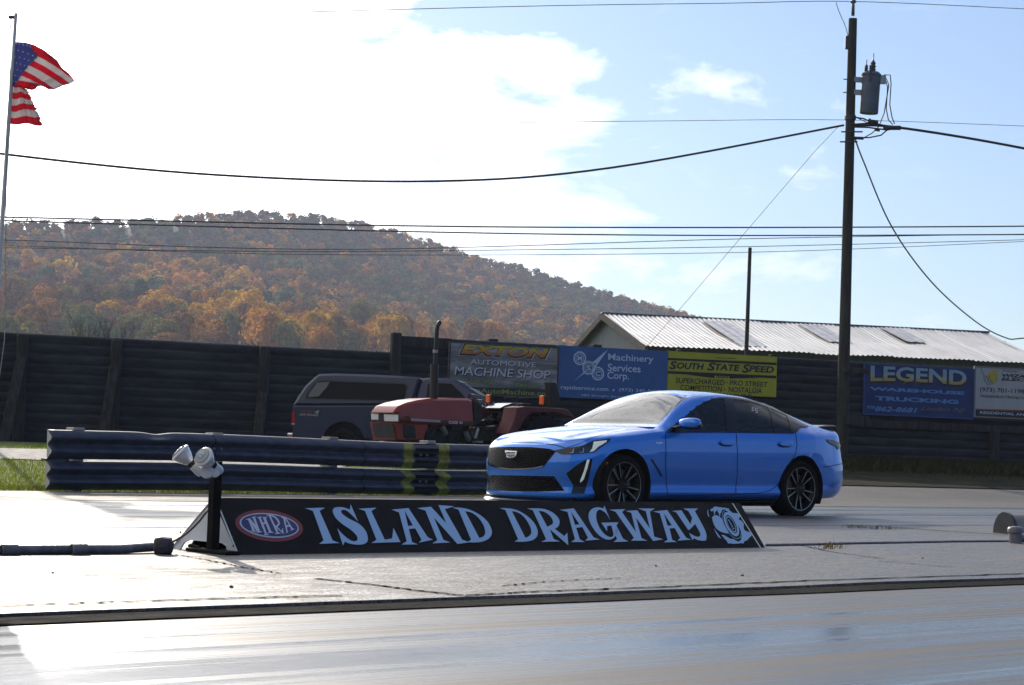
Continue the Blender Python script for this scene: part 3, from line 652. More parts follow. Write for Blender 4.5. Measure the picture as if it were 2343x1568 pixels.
# ---------------------------------------------------------------- flagpole and flag
FD = 38.
fb, ft = at(-26, 1040, FD), at(36.5, 31, FD); fb.z = terr(fb.x, fb.y); fb.x = ft.x - .047 * (ft.z - fb.z) * .40
fp = empty('flagpole', fb, 'slim pale metal flagpole at the left edge of the photo', 'flagpole')
mb = MB(); mb.tube([fb + (ft - fb) * k / 8 for k in range(9)], [.055 - .024 * k / 8 for k in range(9)], 14); keep(mb.build('shaft', mat('pole_white', (.55, .55, .58), .35, metal=.3), fp, smooth=True, angle=R(50)), fp)
mb = MB(); mb.box(at(28, 40, FD), (.14, .05, .06), bev=.01); mb.tube([at(25, 40, FD), at(25, 62, FD - .05)], .012, 6); keep(mb.build('truck_arm', M_iron, fp), fp)
mb = MB(); mb.tube([at(24, 60, FD - .08), at(22, 200, FD - .08), at(15, 300, FD - .08), at(12, 700, FD - .08), at(10, 780, FD - .08), at(-20, 1000, FD - .1)], .009, 5); keep(mb.build('halyard', mat('rope', (.35, .33, .30), .8), fp), fp)
def flag():
    m = bpy.data.materials.new('worn_cloth'); m.use_nodes = True; t = NT(m.node_tree); t.n.clear()
    at_ = t.add('ShaderNodeAttribute', attribute_name='cloth'); nz = t.noise(t.add('ShaderNodeTexCoord').outputs['Object'], 3, 4, .6)
    col = t.mix(.25, at_.outputs['Color'], nz, 'MULTIPLY')
    d = t.add('ShaderNodeBsdfDiffuse'); tl = t.add('ShaderNodeBsdfTranslucent'); t.link(col, d.inputs[0]); t.link(col, tl.inputs[0])
    mx = t.add('ShaderNodeMixShader'); mx.inputs[0].default_value = .6; t.link(d.outputs[0], mx.inputs[1]); t.link(tl.outputs[0], mx.inputs[2])
    o_ = t.add('ShaderNodeOutputMaterial'); t.link(mx.outputs[0], o_.inputs[0])
    # left edge (hoist) runs down the pole; each row ends where the torn fly ends in the photograph
    red, wht, blu = (.78, .05, .11), (.78, .75, .76), (.17, .20, .46)
    NV, NU = 13 * 6, 48
    hoist = lambda v: (36 + (22 - 36) * v, 97 + (283 - 97) * v)
    top_end = [(0, 120, 130), (.077, 172, 186), (.154, 160, 192), (.23, 146, 196), (.31, 124, 205), (.385, 112, 205), (.46, 92, 196), (.54, 76, 207)]
    low_end = [(.49, 62, 203), (.53, 64, 206), (.615, 66, 214), (.69, 72, 228), (.77, 76, 236), (.85, 83, 250), (.93, 90, 268), (1, 97, 287)]
    def fly(v, tb):
        for (a, x0, y0), (b, x1, y1) in zip(tb[:-1], tb[1:]):
            if a <= v <= b: q = (v - a) / (b - a); return x0 + (x1 - x0) * q, y0 + (y1 - y0) * q
        return tb[-1][1:]
    fab = bpy.data.meshes.new('flag'); V = []; Fc = []; C = []
    def rows(v0, v1, tb, n, upper):
        base = len(V)
        for i in range(n + 1):
            v = v0 + (v1 - v0) * i / n; hx, hy = hoist(v); ex, ey = fly(v, tb)
            ex += 5 * noise.noise(Vector((v * 40, 1, 0))) + 4 * noise.noise(Vector((v * 90, 7, 0)))
            for j in range(NU + 1):
                u = j / NU
                if upper: y = hy + (ey - hy) * (u ** 1.15) - 9 * math.sin(math.pi * u) * max(0, .54 - v) * 1.6
                else: y = hy + (ey - hy) * u + 2 * math.sin(u * 9)
                V.append(at(hx + (ex - hx) * u, y, FD + (0 if upper else .06) + .12 * math.sin(u * 9 + v * 4) * u + .03 * math.sin(u * 25 + v * 9)))
        for i in range(n):
            for j in range(NU):
                v = v0 + (v1 - v0) * (i + .5) / n; u = (j + .5) / NU
                s_ = int(v * 13); Fc.append((base + i * (NU + 1) + j, base + i * (NU + 1) + j + 1, base + (i + 1) * (NU + 1) + j + 1, base + (i + 1) * (NU + 1) + j))
                c = red if s_ % 2 == 0 else wht
                ulim = .62 - .95 * v
                if v < .53 and u < (.37 if v < .1 else .37 - .5 * (v - .1)) * (1 if upper else 0):
                    c = blu
                    if (i // 3 % 2 == 0 and i % 3 == 1) and j % 4 == (0 if i // 3 % 4 == 0 else 2): c = wht
                C.append(c)
    rows(0, .54, top_end, 42, True); n_up = len(V); rows(.50, 1, low_end, 40, False)
    fab.from_pydata([tuple(p) for p in V], [], Fc); fab.materials.append(m)
    ca = fab.color_attributes.new('cloth', 'FLOAT_COLOR', 'CORNER'); i = 0
    for f, c in zip(fab.polygons, C):
        for li in f.loop_indices: ca.data[li].color = (*c, 1)
    fab.polygons.foreach_set('use_smooth', [True] * len(fab.polygons))
    o = bpy.data.objects.new('flag', fab); COL.objects.link(o)
    sm = o.modifiers.new('thickness', 'SOLIDIFY'); sm.thickness = .006
    tag(o, 'torn stars and stripes flag flying from the flagpole', 'flag')
flag()
# ---------------------------------------------------------------- wooded hill
RIDGE = [(-900, 560), (-500, 520), (-200, 505), (0, 503), (150, 501), (300, 497), (400, 492), (480, 485), (600, 481), (700, 488), (800, 503), (900, 526), (980, 551), (1080, 582), (1200, 612), (1300, 642), (1400, 672), (1500, 697), (1600, 727), (1680, 750), (1800, 785), (1950, 830), (2100, 872), (2342, 920), (2700, 980), (3200, 1020)]
def ridge_tan(ax):                        # ax = tan(azimuth)
    px = ax * FPX + PW / 2
    for (a, y0), (b, y1) in zip(RIDGE[:-1], RIDGE[1:]):
        if a <= px <= b:
            y = y0 + (y1 - y0) * (px - a) / (b - a); break
    else: y = 1020
    hz = 1033 + ROLL * (px - PW / 2); return (hz - y) / FPX
HB = 300.                                 # foot of the hill
def ridge_d(ax): return 980 + 160 * math.sin(ax * 9 + 1) - 500 * max(0, ax - .02)
def hill_z(x, y):
    ax = x / max(y, 1); rd = ridge_d(ax); rz = ridge_tan(ax) * rd - 2.0
    t = (y - HB) / (rd - HB)
    if t <= 0: return .3
    if t <= 1: s_ = t ** 1.25 * (1 - .16 * math.sin(math.pi * t)); return .3 + rz * s_ + 5 * noise.noise(Vector((x * .006, y * .006, 0))) * t * (1 - t) * 4
    return max(.3, rz * (1 - (t - 1) * .6))
mb = MB(); azs = lin(-.48, .5, 80); ts_ = lin(0, 1.9, 34)
for a in azs:
    for q in ts_:
        y = HB + (ridge_d(a) - HB) * q; mb.v.append((a * y, y, hill_z(a * y, y)))
nq = len(ts_); mb.f = [(i * nq + j, i * nq + j + 1, (i + 1) * nq + j + 1, (i + 1) * nq + j) for i in range(len(azs) - 1) for j in range(nq - 1)]; mb.m = [0] * len(mb.f)
tag(mb.build('hill', mat('forest_floor', (.030, .022, .013), .95, var=.4, vscale=.05), smooth=True), kind='structure')

def leaf_material():
    m = bpy.data.materials.new('autumn_leaves'); m.use_nodes = True; t = NT(m.node_tree); t.n.clear()
    a_ = t.add('ShaderNodeAttribute', attribute_name='leaf')
    d = t.add('ShaderNodeBsdfDiffuse'); tl = t.add('ShaderNodeBsdfTranslucent'); t.link(a_.outputs['Color'], d.inputs[0]); t.link(a_.outputs['Color'], tl.inputs[0])
    mx = t.add('ShaderNodeMixShader'); mx.inputs[0].default_value = .42; t.link(d.outputs[0], mx.inputs[1]); t.link(tl.outputs[0], mx.inputs[2])
    o_ = t.add('ShaderNodeOutputMaterial'); t.link(mx.outputs[0], o_.inputs[0]); return m
M_leaf = leaf_material()
KINDS_ = {                                # base leaf colours
    'golden': (0.62, 0.37, 0.04), 'orange': (0.54, 0.255, 0.04), 'rust': (0.31, 0.165, 0.055), 'brown': (0.2, 0.14, 0.07), 'olive': (0.21, 0.19, 0.05), 'green': (0.095, 0.14, 0.055), 'maroon': (0.21, 0.085, 0.055)}
def crown_arrays(rng, n, leaf, lobes=7, flat=.8, tall=1.0):
    """leaf-clump quads over a lumpy crown of radius 1, base at z=0"""
    lc = np.stack([np.array([0, 0, .1])] + [np.array([math.cos(q) * .48, math.sin(q) * .48, rng.uniform(-.3, .5)]) * rng.uniform(.8, 1.1) for q in rng.uniform(0, 6.28, lobes)])
    lr = np.concatenate([[.78], rng.uniform(.30, .46, lobes)])
    k = rng.integers(0, len(lc), n); d = rng.normal(size=(n, 3)); d /= np.linalg.norm(d, axis=1)[:, None]
    d[:, 2] = np.where(d[:, 2] < -.5, -d[:, 2], d[:, 2])
    p = lc[k] + d * (lr[k] * rng.uniform(.72, 1.03, n))[:, None]
    p[:, 2] = (p[:, 2] * flat * tall + .75 * tall)
    nrm = d + rng.normal(size=(n, 3)) * .28; nrm /= np.linalg.norm(nrm, axis=1)[:, None]
    a = np.cross(nrm, rng.normal(size=(n, 3))); a /= np.linalg.norm(a, axis=1)[:, None] + 1e-6; b = np.cross(nrm, a)
    s = leaf * rng.uniform(.6, 1.4, n)[:, None]
    q = np.stack([p - a * s, p - b * s * .8, p + a * s, p + b * s * .8], 1)
    return q.reshape(-1, 3), k
def leaf_mesh(name, V, colors):
    """V: (4n,3) corners, colors (n,3)"""
    n = len(V) // 4; me = bpy.data.meshes.new(name)
    me.vertices.add(4 * n); me.vertices.foreach_set('co', V.astype(np.float32).ravel())
    me.loops.add(4 * n); me.loops.foreach_set('vertex_index', np.arange(4 * n, dtype=np.int32))
    me.polygons.add(n); me.polygons.foreach_set('loop_start', np.arange(0, 4 * n, 4, dtype=np.int32))
    me.materials.append(M_leaf); me.update(calc_edges=True)
    ca = me.color_attributes.new('leaf', 'FLOAT_COLOR', 'CORNER')
    c4 = np.ones((n, 4), np.float32); c4[:, :3] = colors; ca.data.foreach_set('color', np.repeat(c4, 4, axis=0).ravel())
    return me
M_bark = mat('bark', (.055, .042, .032), .9, var=.3, vscale=4)
rng = np.random.default_rng(7)
protos = {}
def tree_proto(kind, var):
    key = (kind, var)
    if key in protos: return protos[key]
    V, k = crown_arrays(rng, 1500, .085, 6, tall=rng.uniform(1.15, 1.6))
    base = np.array(KINDS_[kind]); lob = rng.uniform(.9, 1.1, 12)[k][:, None]
    cols = base * lob * rng.uniform(.78, 1.22, (len(k), 1)) * rng.uniform(.94, 1.06, (len(k), 3))
    cm = leaf_mesh('crown', V, np.clip(cols, 0, 1))
    mb = MB(); mb.tube([(0, 0, -.9), (.02, .01, -.3), (0, .02, .4), (.02, 0, 1.0)], [.075, .06, .045, .015], 7)
    for q in range(7):
        a = q * .9 + rng.uniform(0, 1); h = .1 + .09 * q; mb.tube([(0, 0, h), (math.cos(a) * .3, math.sin(a) * .3, h + .3), (math.cos(a) * .55, math.sin(a) * .55, h + .45)], [.03, .018, .006], 5)
    tm = mb.build('trunk', M_bark, smooth=True); me = tm.data; bpy.data.objects.remove(tm)
    protos[key] = (cm, me); return protos[key]
# every tree of the wood: jittered grid in distance and azimuth
TREES = []
prnd = random.Random(11); y = HB + 6.
while y < 1230:
    step = 7.2
    ax = -.30
    while ax < .33:
        yy = y + prnd.uniform(-.5, .5) * step; a2 = ax + prnd.uniform(-.4, .4) * step / y
        if yy < ridge_d(a2) * 1.06:
            TREES.append((a2 * yy, yy, (2.5 + 3.4 * prnd.random() ** 1.6) * (1 - .10 * min(1, max(0, (yy - 450) / 450))) if yy < ridge_d(a2) * .88 else prnd.uniform(2.9, 3.7), prnd.random(), prnd.random()))
        ax += step / y
    y += step * .9
def species(x, y, r1_, r2_):
    px = x / y * FPX + PW / 2; t = (y - HB) / (ridge_d(x / y) - HB)
    patch = noise.noise(Vector((x * .012, y * .010, 5))) + .55 * noise.noise(Vector((x * .03, y * .03, 1)))
    v = patch * .9 + (r1_ - .5) * 1.25
    if t < .22 and px < 1000: v -= .28
    if t < .10 and 1030 < px < 1350: return 'orange' if r2_ < .6 else 'golden'
    if v > .50: return 'golden' if r2_ < .55 else 'orange'
    if v > .22: return 'orange' if r2_ < .45 else 'rust'
    if v > -.02: return 'rust' if r2_ < .6 else 'brown'
    if v > -.22: return 'brown' if r2_ < .6 else ('maroon' if r2_ < .72 else 'olive')
    return 'olive' if r2_ < .5 else 'green'
NEAR = [q for q in TREES if q[1] < 2000]
# the ones that show largest: nearest, inside the frame and not hidden by fence, barn or billboards
def seen(q):
    px = q[0] / q[1] * FPX + PW / 2
    top = 1033 + ROLL * (px - PW / 2) - (hill_z(q[0], q[1]) + q[2] * 1.9 - CAMH) / q[1] * FPX
    return -60 < px < 1400 and top < 770
NEAR = sorted([q for q in TREES if seen(q)], key=lambda q: q[1])[:280]
nset = set(id(q) for q in NEAR)
NAMES_ = {'golden': 'golden yellow', 'orange': 'bright orange', 'rust': 'rust coloured', 'brown': 'dull brown', 'olive': 'olive', 'green': 'dark green', 'maroon': 'dark red'}
def where(px):
    return 'near the flagpole' if px < 280 else 'above the fence between the timber braces' if px < 640 else 'above the pickup roof' if px < 960 else 'beside the tractor exhaust' if px < 1060 else 'above the grey steel-look billboard' if px < 1290 else 'left of the barn gable'
for q in NEAR:
    kd = species(q[0], q[1], q[3], q[4]); cm, tm = tree_proto(kd, int(q[4] * 100) % 3)
    px = q[0] / q[1] * FPX + PW / 2; row = 'at the foot of the hill' if q[1] < HB + 45 else 'low on the hillside' if q[1] < HB + 95 else 'further up the hillside'
    z = hill_z(q[0], q[1]); s_ = q[2]
    e = empty('autumn_tree', (q[0], q[1], z + .25 * s_), f'{NAMES_[kd]} tree {row}, {where(px)}', 'tree', f'{NAMES_[kd]} trees {row} {where(px)}')
    e.scale = (s_, s_, s_ * prnd.uniform(.85, 1.2)); e.rotation_euler = (0, 0, prnd.uniform(0, 6.28))
    for nm, me in (('crown', cm), ('trunk', tm)):
        o = bpy.data.objects.new(nm, me); COL.objects.link(o); o.parent = e
# the rest of the wood reads as one mass
Vs, Cs = [], []
bank = [crown_arrays(rng, 200, .165, 4, tall=rng.uniform(1.2, 1.7)) for _ in range(24)]
for q in TREES:
    if id(q) in nset: continue
    px = q[0] / q[1] * FPX + PW / 2
    if px > 2500 or px < -250: continue
    V, k = bank[prnd.randrange(24)]; kd = species(q[0], q[1], q[3], q[4]); a = prnd.uniform(0, 6.28); s_ = q[2]
    ca, sa = math.cos(a), math.sin(a); M3 = np.array([[ca, -sa, 0], [sa, ca, 0], [0, 0, 1 if q[1] < ridge_d(q[0] / q[1]) * .86 else .85]]) * s_
    W = V @ M3.T + np.array([q[0], q[1], hill_z(q[0], q[1]) - .8 * s_]); Vs.append(W)
    n = len(k); Cs.append(np.clip(np.array(KINDS_[kd]) * prnd.uniform(.7, 1.25) * rng.uniform(.88, 1.12, (n, 1)) * rng.uniform(.97, 1.03, (n, 3)), 0, 1))
me = leaf_mesh('wooded_hillside', np.concatenate(Vs), np.concatenate(Cs))
o = bpy.data.objects.new('wooded_hillside', me); COL.objects.link(o)
tag(o, 'hazy autumn wood covering the upper part of the hill', 'wood', kind='stuff')
# bare tree rising behind the fence
def bare_tree():
    mb = MB(); r_ = random.Random(3); b0 = at(232, 800, 58); b0.z = .4; Hh = at(232, 655, 58).z - .4
    def grow(p, d, L, r, lev):
        pts = [p]; q = Vector(p)
        for i in range(4):
            d = (d + Vector((r_.uniform(-.12, .12), r_.uniform(-.12, .12), r_.uniform(0, .12)))).normalized(); q = q + d * L / 4; pts.append(q.copy())
        mb.tube(pts, [r * (1 - .6 * k / 4) for k in range(5)], 6)
        if lev < 4:
            for k in range(4 if lev else 7):
                b = pts[r_.randint(1, 4)]; a = r_.uniform(0, 6.28); up = r_.uniform(.5, 1.2)
                grow(b, (d + Vector((math.cos(a) * .75, math.sin(a) * .4, up * .4))).normalized(), L * r_.uniform(.5, .8), r * .5, lev + 1)
    grow(b0, Vector((.02, 0, 1)), Hh * .42, .055, 0)
    e = empty('bare_tree', b0, 'small leafless tree with thin branches sticking up behind the fence', 'tree')
    keep(mb.build('trunk', mat('bare_bark', (.07, .055, .045), .9), e, smooth=True), e)
bare_tree()
# ---------------------------------------------------------------- guardrail
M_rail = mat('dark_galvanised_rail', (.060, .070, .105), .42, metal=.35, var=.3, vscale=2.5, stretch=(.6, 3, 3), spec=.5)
M_railpost = mat('rail_timber', (.40, .38, .34), .85, var=.35, vscale=6)
PROF = [(0, .012), (.012, .03), (.085, .085), (.09, .105), (.082, .125), (.018, .165), (.006, .187), (.018, .21), (.082, .25), (.09, .27), (.085, .29), (.02, .335), (.006, .352), (-.02, .362)]
GT0, GN = 13.16, 22.06
gr = empty('guardrail', trk(GT0 + 4, GN), 'long double guardrail of two dark corrugated beams with yellow and black marks', 'guardrail')
def beam(z0, t0, t1, dent=False, off=0.):
    mb = MB(); N = int((t1 - t0) / .1); P = len(PROF); vs = []
    for i in range(N + 1):
        tt = t0 + (t1 - t0) * i / N; dz = .012 * math.sin(tt * .9)
        for k, (o_, z_) in enumerate(PROF):
            dd = -.028 * math.exp(-((tt - 14.75) / .16) ** 2) * (1 if k > 9 else 0) if dent else 0
            vs.append(trk(tt, GN - o_ - off + .01 * noise.noise(Vector((tt * .6, z0, 0))), z0 + z_ * 1.03 + dz + dd))
    mb.add(vs, [(i * P + q, (i + 1) * P + q, (i + 1) * P + q + 1, i * P + q + 1) for i in range(N) for q in range(P - 1)]); return mb
BEAMS = ((.395, True), (.010, False))
for z0, dn in BEAMS:
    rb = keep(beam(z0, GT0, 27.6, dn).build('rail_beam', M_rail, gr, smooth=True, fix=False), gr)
    sm = rb.modifiers.new('gauge', 'SOLIDIFY'); sm.thickness = .006; sm.offset = 0
    mb = MB(); mb.poly([[(0, z0)] + [(o_, z0 + z_ * 1.03) for o_, z_ in PROF] + [(-.02, z0 + .372)]], lambda u, v, h: trk(GT0 - .004, GN - u, v + .012 * math.sin(GT0 * .9)))
    keep(mb.build('end_plate', mat('end_plate_white', (.50, .52, .52), .5), gr, fix=False), gr)
    for (ta, tb) in ((18.95, 19.14), (19.62, 19.83)):
        mb = MB(); N = 3; P = len(PROF) - 1; vs = []
        for i in range(N + 1):
            tt = ta + (tb - ta) * i / N
            for (o_, z_) in PROF[:-1]:
                wob_ = .035 * math.sin(z_ * 33 + z0 * 5)
                vs.append(trk(tt + wob_, GN - o_ - .007 + .01 * noise.noise(Vector((tt * .6, z0, 0))), z0 + z_ * 1.03 + .012 * math.sin(tt * .9)))
        mb.add(vs, [(i * P + q, (i + 1) * P + q, (i + 1) * P + q + 1, i * P + q + 1) for i in range(N) for q in range(P - 1)])
        keep(mb.build('yellow_mark', mat('old_yellow_paint', (.27, .255, .05), .7, var=.45, vscale=8), gr, smooth=True, fix=False), gr)
    for tj in (15.62, 22.95, 18.2):
        mb = MB(); mb.add([trk(tj + e_, GN - o_ - .006 + .01 * noise.noise(Vector((tj * .6, z0, 0))), z0 + z_ * 1.03 + .012 * math.sin(tj * .9)) for e_ in (0, .014) for (o_, z_) in PROF[:-1]], [(q, q + 1, len(PROF) + q, len(PROF) - 1 + q) for q in range(len(PROF) - 2)])
        keep(mb.build('lap_joint', mat('joint_shadow', (.01, .012, .02), .8, spec=.1), gr, fix=False), gr)
    mb = beam(z0, 19.15, 19.60, False, .004); keep(mb.build('black_mark', mat('black_paint', (.006, .006, .007), .85, spec=.1), gr, smooth=True, fix=False), gr)
    for ts in (15.65, 19.3, 22.9):
        for k in range(2):
            mb = MB(); mb.lathe(trk(ts + k * .12, GN - .012, z0 + .19), -TN, [(0, .03), (.018, .025), (.02, 0)], 10); keep(mb.build('bolt', M_metal, gr, smooth=True), gr)
for k, tt in enumerate((13.62, 15.75, 17.72, 19.55, 21.4, 23.3, 25.2, 27.1)):
    mb = MB(); mb.box(trk(tt, GN + .12, .30), (.16, .20, 1.0), ax=(TU, TN, Zv), bev=.012); keep(mb.build('post', M_railpost, gr), gr)
mb = MB(); mb.box(trk(GT0 + .15, GN + .06, .386), (.34, .10, .03), ax=(TU, TN, Zv)); keep(mb.build('splice_plate', M_rail, gr), gr)

# ---------------------------------------------------------------- A-frame name board on the median
SZ = .022
def gz(x, y): return ground(x, y, SZ)
B0, B1, L0 = gz(543, 1270), gz(1750, 1253), gz(430, 1254)
su = (B1 - B0).normalized(); sn = Vector((-su.y, su.x, 0))
SH = .322; APN = sn.dot(L0 - B0) * .5
ap0 = B0 + sn * APN + su * .06 + Zv * SH; ap1 = on_plane(1692, 1158, B0 + sn * APN, sn)
ap1 = B0 + sn * APN + su * ((ap1 - B0).dot(su)) + Zv * SH
fdir = (sn * APN + Zv * SH).normalized(); fn = su.cross(fdir); fn = fn if fn.y < 0 else -fn        # front face
sg_ = empty('dragway_sign', (B0 + B1) / 2 + sn * APN, 'long low black A-frame sign with pale blue jagged lettering on the median', 'sign')
M_black = mat('black_sign_paint', (.0055, .0055, .009), .6, var=.3, vscale=6, spec=.12)
def slab(q, th, nrm): 
    mb = MB(); mb.add([p for p in q] + [p - nrm * th for p in q], [(0, 1, 2, 3), (7, 6, 5, 4), (0, 4, 5, 1), (1, 5, 6, 2), (2, 6, 7, 3), (3, 7, 4, 0)]); return mb
keep(slab([B0 + su * .012, B1, ap1, ap0], .012, fn).build('front_panel', M_black, sg_), sg_)
L1 = L0 + (B1 - B0)
keep(slab([L0 + su * .012, L1, ap1 + sn * .008, ap0 + sn * .008], .012, (sn * 1 + Zv).normalized()).build('back_panel', M_black, sg_), sg_)
M_white = mat('white_sheet', (.70, .72, .76), .5, var=.08, vscale=4)
Wd = sn.dot(L0 - B0)
def tri_end(org, name='end_panel'):
    # profile across the board: u from the front edge (0) to the back edge, v up; a cable notch is cut at the foot
    o = [(0, 0), (.10, 0), (.13, .045), (.18, .06), (Wd - .18, .06), (Wd - .13, .045), (Wd - .10, 0), (Wd, 0), (Wd / 2 + .012, SH - .004), (Wd / 2 - .012, SH - .004)]
    mb = MB(); mb.poly([o], lambda u, v, h: org + sn * u + su * (h + .06 * v / SH) + Zv * v, depth=.012)
    keep(mb.build(name, M_white, sg_), sg_)
tri_end(B0); tri_end(B1 - su * .06)
for (u, v) in ((.055, .05), (.075, .10), (Wd - .055, .05), (Wd - .075, .10)):
    mb = MB(); mb.lathe(B0 + sn * u + su * (.06 * v / SH - .001) + Zv * v, -su, [(0, .004), (.006, .003), (.008, 0)], 8); keep(mb.build('screw', M_iron, sg_), sg_)
def sp(x, y, h=.003):                            # photograph pixel -> the sign's front face
    p = on_plane(x, y, B0, fn); return p + fn * h
KS = 700 / 2343.
def src(ox, oy): return lambda p: ((ox + p[0] * KS) * .60487, (oy + p[1] * KS) * .60487)
G1, G2, G3 = src(1000, 1880), src(1640, 1880), src(2280, 1880)
def arc(cx, cy, rx, ry, a0, a1, n=10):
    return [(cx + rx * math.cos(R(a0 + (a1 - a0) * i / n)), cy + ry * math.sin(R(a0 + (a1 - a0) * i / n))) for i in range(n + 1)]
def smooth_pts(p, closed=False, n=6):
    out = []
    for i in range(len(p) - 1):
        a_, b_, c_, d_ = (Vector(p[max(i - 1, 0)]), Vector(p[i]), Vector(p[i + 1]), Vector(p[min(i + 2, len(p) - 1)]))
        for k in range(n):
            q = k / n; out.append(tuple(.5 * ((2 * b_) + (c_ - a_) * q + (2 * a_ - 5 * b_ + 4 * c_ - d_) * q * q + (3 * b_ - a_ - 3 * c_ + d_) * q ** 3)))
    return out + [tuple(p[-1])]
S_ = smooth_pts
GLY = [
 (G1, 'I', [[(508, 147), (765, 140), (695, 180), (860, 555), (950, 588), (690, 598), (745, 555), (610, 180)]]),
 (G1, 'S', [[(1088, 97)] + [(1183, 318)] + S_([(1183, 318), (1110, 240), (1040, 180), (990, 168), (968, 185), (985, 220), (1060, 275), (1200, 350), (1280, 440), (1305, 530), (1290, 580), (1230, 606), (1140, 606), (1060, 590), (1015, 568)]) + [(992, 620), (918, 398)] + S_([(918, 398), (980, 470), (1050, 530), (1110, 562), (1155, 562), (1175, 540), (1160, 490), (1090, 420), (980, 345), (900, 270), (862, 190), (880, 145), (940, 132), (1010, 140), (1078, 165)])]),
 (G1, 'L', [[(1185, 153), (1415, 140), (1350, 182), (1520, 545), (1612, 530), (1630, 395), (1718, 575), (1350, 587), (1415, 548), (1270, 182)]]),
 (G1, 'A', [[(1605, 165), (1820, 145), (2065, 515), (2130, 545), (1950, 583), (1985, 547), (1905, 402), (1825, 410), (1865, 575), (1940, 605), (1730, 607), (1798, 565), (1700, 200)], [(1768, 172), (1815, 372), (1875, 365)]]),
 (G1, 'N', [[(1930, 145), (2105, 128), (2300, 340), (2200, 108), (2400, 122), (2280, 160), (2500, 545), (2590, 578), (2440, 600), (2140, 262), (2262, 548), (2350, 580), (2120, 592), (2185, 552), (2035, 178)]]),
 (G2, 'D', [[(235, 140)] + S_([(235, 140), (330, 140), (450, 165), (580, 230), (680, 320), (730, 420), (725, 490), (680, 540), (600, 572), (500, 580), (420, 574)]) + [(470, 548), (310, 165)], S_([(395, 185), (480, 205), (570, 275), (630, 370), (648, 450), (630, 500), (575, 525)]) ]),
 (G2, 'D', [[(830, 145)] + S_([(830, 145), (940, 148), (1060, 175), (1180, 245), (1270, 335), (1312, 430), (1305, 500), (1260, 545), (1190, 565), (1100, 572), (1020, 568)]) + [(1065, 540), (905, 172)], S_([(985, 182), (1070, 205), (1150, 270), (1210, 365), (1232, 440), (1215, 490), (1158, 522)]) ]),
 (G2, 'R', [[(1178, 150)] + S_([(1178, 150), (1290, 148), (1400, 158), (1500, 200), (1570, 265), (1590, 320), (1575, 375), (1530, 408)]) + [(1650, 500), (1688, 455), (1700, 615), (1465, 412), (1515, 535), (1595, 568), (1360, 572), (1420, 540), (1250, 172)], S_([(1325, 178), (1400, 195), (1470, 245), (1502, 300), (1500, 345), (1435, 382)]) ]),
 (G2, 'A', [[(1590, 168), (1770, 148), (2020, 515), (2100, 542), (1915, 558), (1950, 520), (1878, 385), (1800, 395), (1845, 540), (1910, 575), (1735, 575), (1785, 540), (1690, 192)], [(1735, 190), (1785, 357), (1842, 352)]]),
 (G2, 'G', [[(2157, 112), (2232, 300)] + S_([(2232, 300), (2180, 215), (2120, 172), (2080, 170), (2055, 215), (2060, 300), (2100, 400), (2160, 475), (2220, 510), (2260, 505), (2272, 470), (2255, 400), (2245, 365)]) + [(2192, 372), (2192, 440), (2118, 330), (2335, 325), (2310, 365)] + [(2330, 430), (2305, 490)] + S_([(2305, 490), (2270, 525), (2220, 545), (2150, 530), (2070, 470), (2000, 375), (1960, 280), (1965, 200), (2010, 150), (2080, 135), (2145, 150)])]),
 (G3, 'W', [[(75, 165), (280, 158), (238, 195), (415, 450), (355, 205), (285, 180), (430, 172), (590, 402), (540, 185), (440, 150), (652, 150), (592, 190), (645, 505), (760, 540), (632, 562), (415, 265), (485, 525), (560, 558), (352, 557), (388, 520), (155, 190)]]),
 (G3, 'A', [[(630, 188), (810, 168), (1050, 520), (1115, 545), (940, 557), (975, 522), (905, 398), (840, 402), (872, 545), (935, 575), (765, 578), (815, 545), (715, 210)], [(765, 205), (815, 368), (868, 365)]]),
 (G3, 'Y', [[(872, 182), (990, 172), (1105, 350), (1125, 270), (1080, 185), (1010, 150), (1200, 150), (1160, 182)] + S_([(1160, 182), (1240, 330), (1295, 440), (1308, 510), (1300, 550), (1265, 558), (1200, 550), (1150, 528)]) + [(1128, 548), (1085, 455)] + S_([(1085, 455), (1140, 490), (1190, 508), (1222, 500), (1225, 460), (1180, 375)]) + [(1165, 345), (1090, 420), (1075, 420), (925, 200)]]),
]
M_let = mat('pale_blue_paint', (.30, .50, .80), .55)
mb = MB()
for gx, ch, loops in GLY:
    mb.poly([[gx(p) for p in lp] for lp in loops], lambda u, v, h: sp(u, v, .003))
lt = MB()
for k, (gx, ch, loops) in enumerate(GLY):
    q = MB(); q.poly([[gx(p) for p in lp] for lp in loops], lambda u, v, h: sp(u, v, .003)); lt.add(q.v, q.f)
keep(lt.build('lettering', M_let, sg_, fix=False), sg_)
# serif tail of the G
mb = MB(); mb.poly([[G3(p) for p in [(172, 375), (250, 530), (318, 568), (130, 574), (175, 540), (150, 470)]]], lambda u, v, h: sp(u, v, .003)); keep(mb.build('lettering', M_let, sg_, fix=False), sg_)
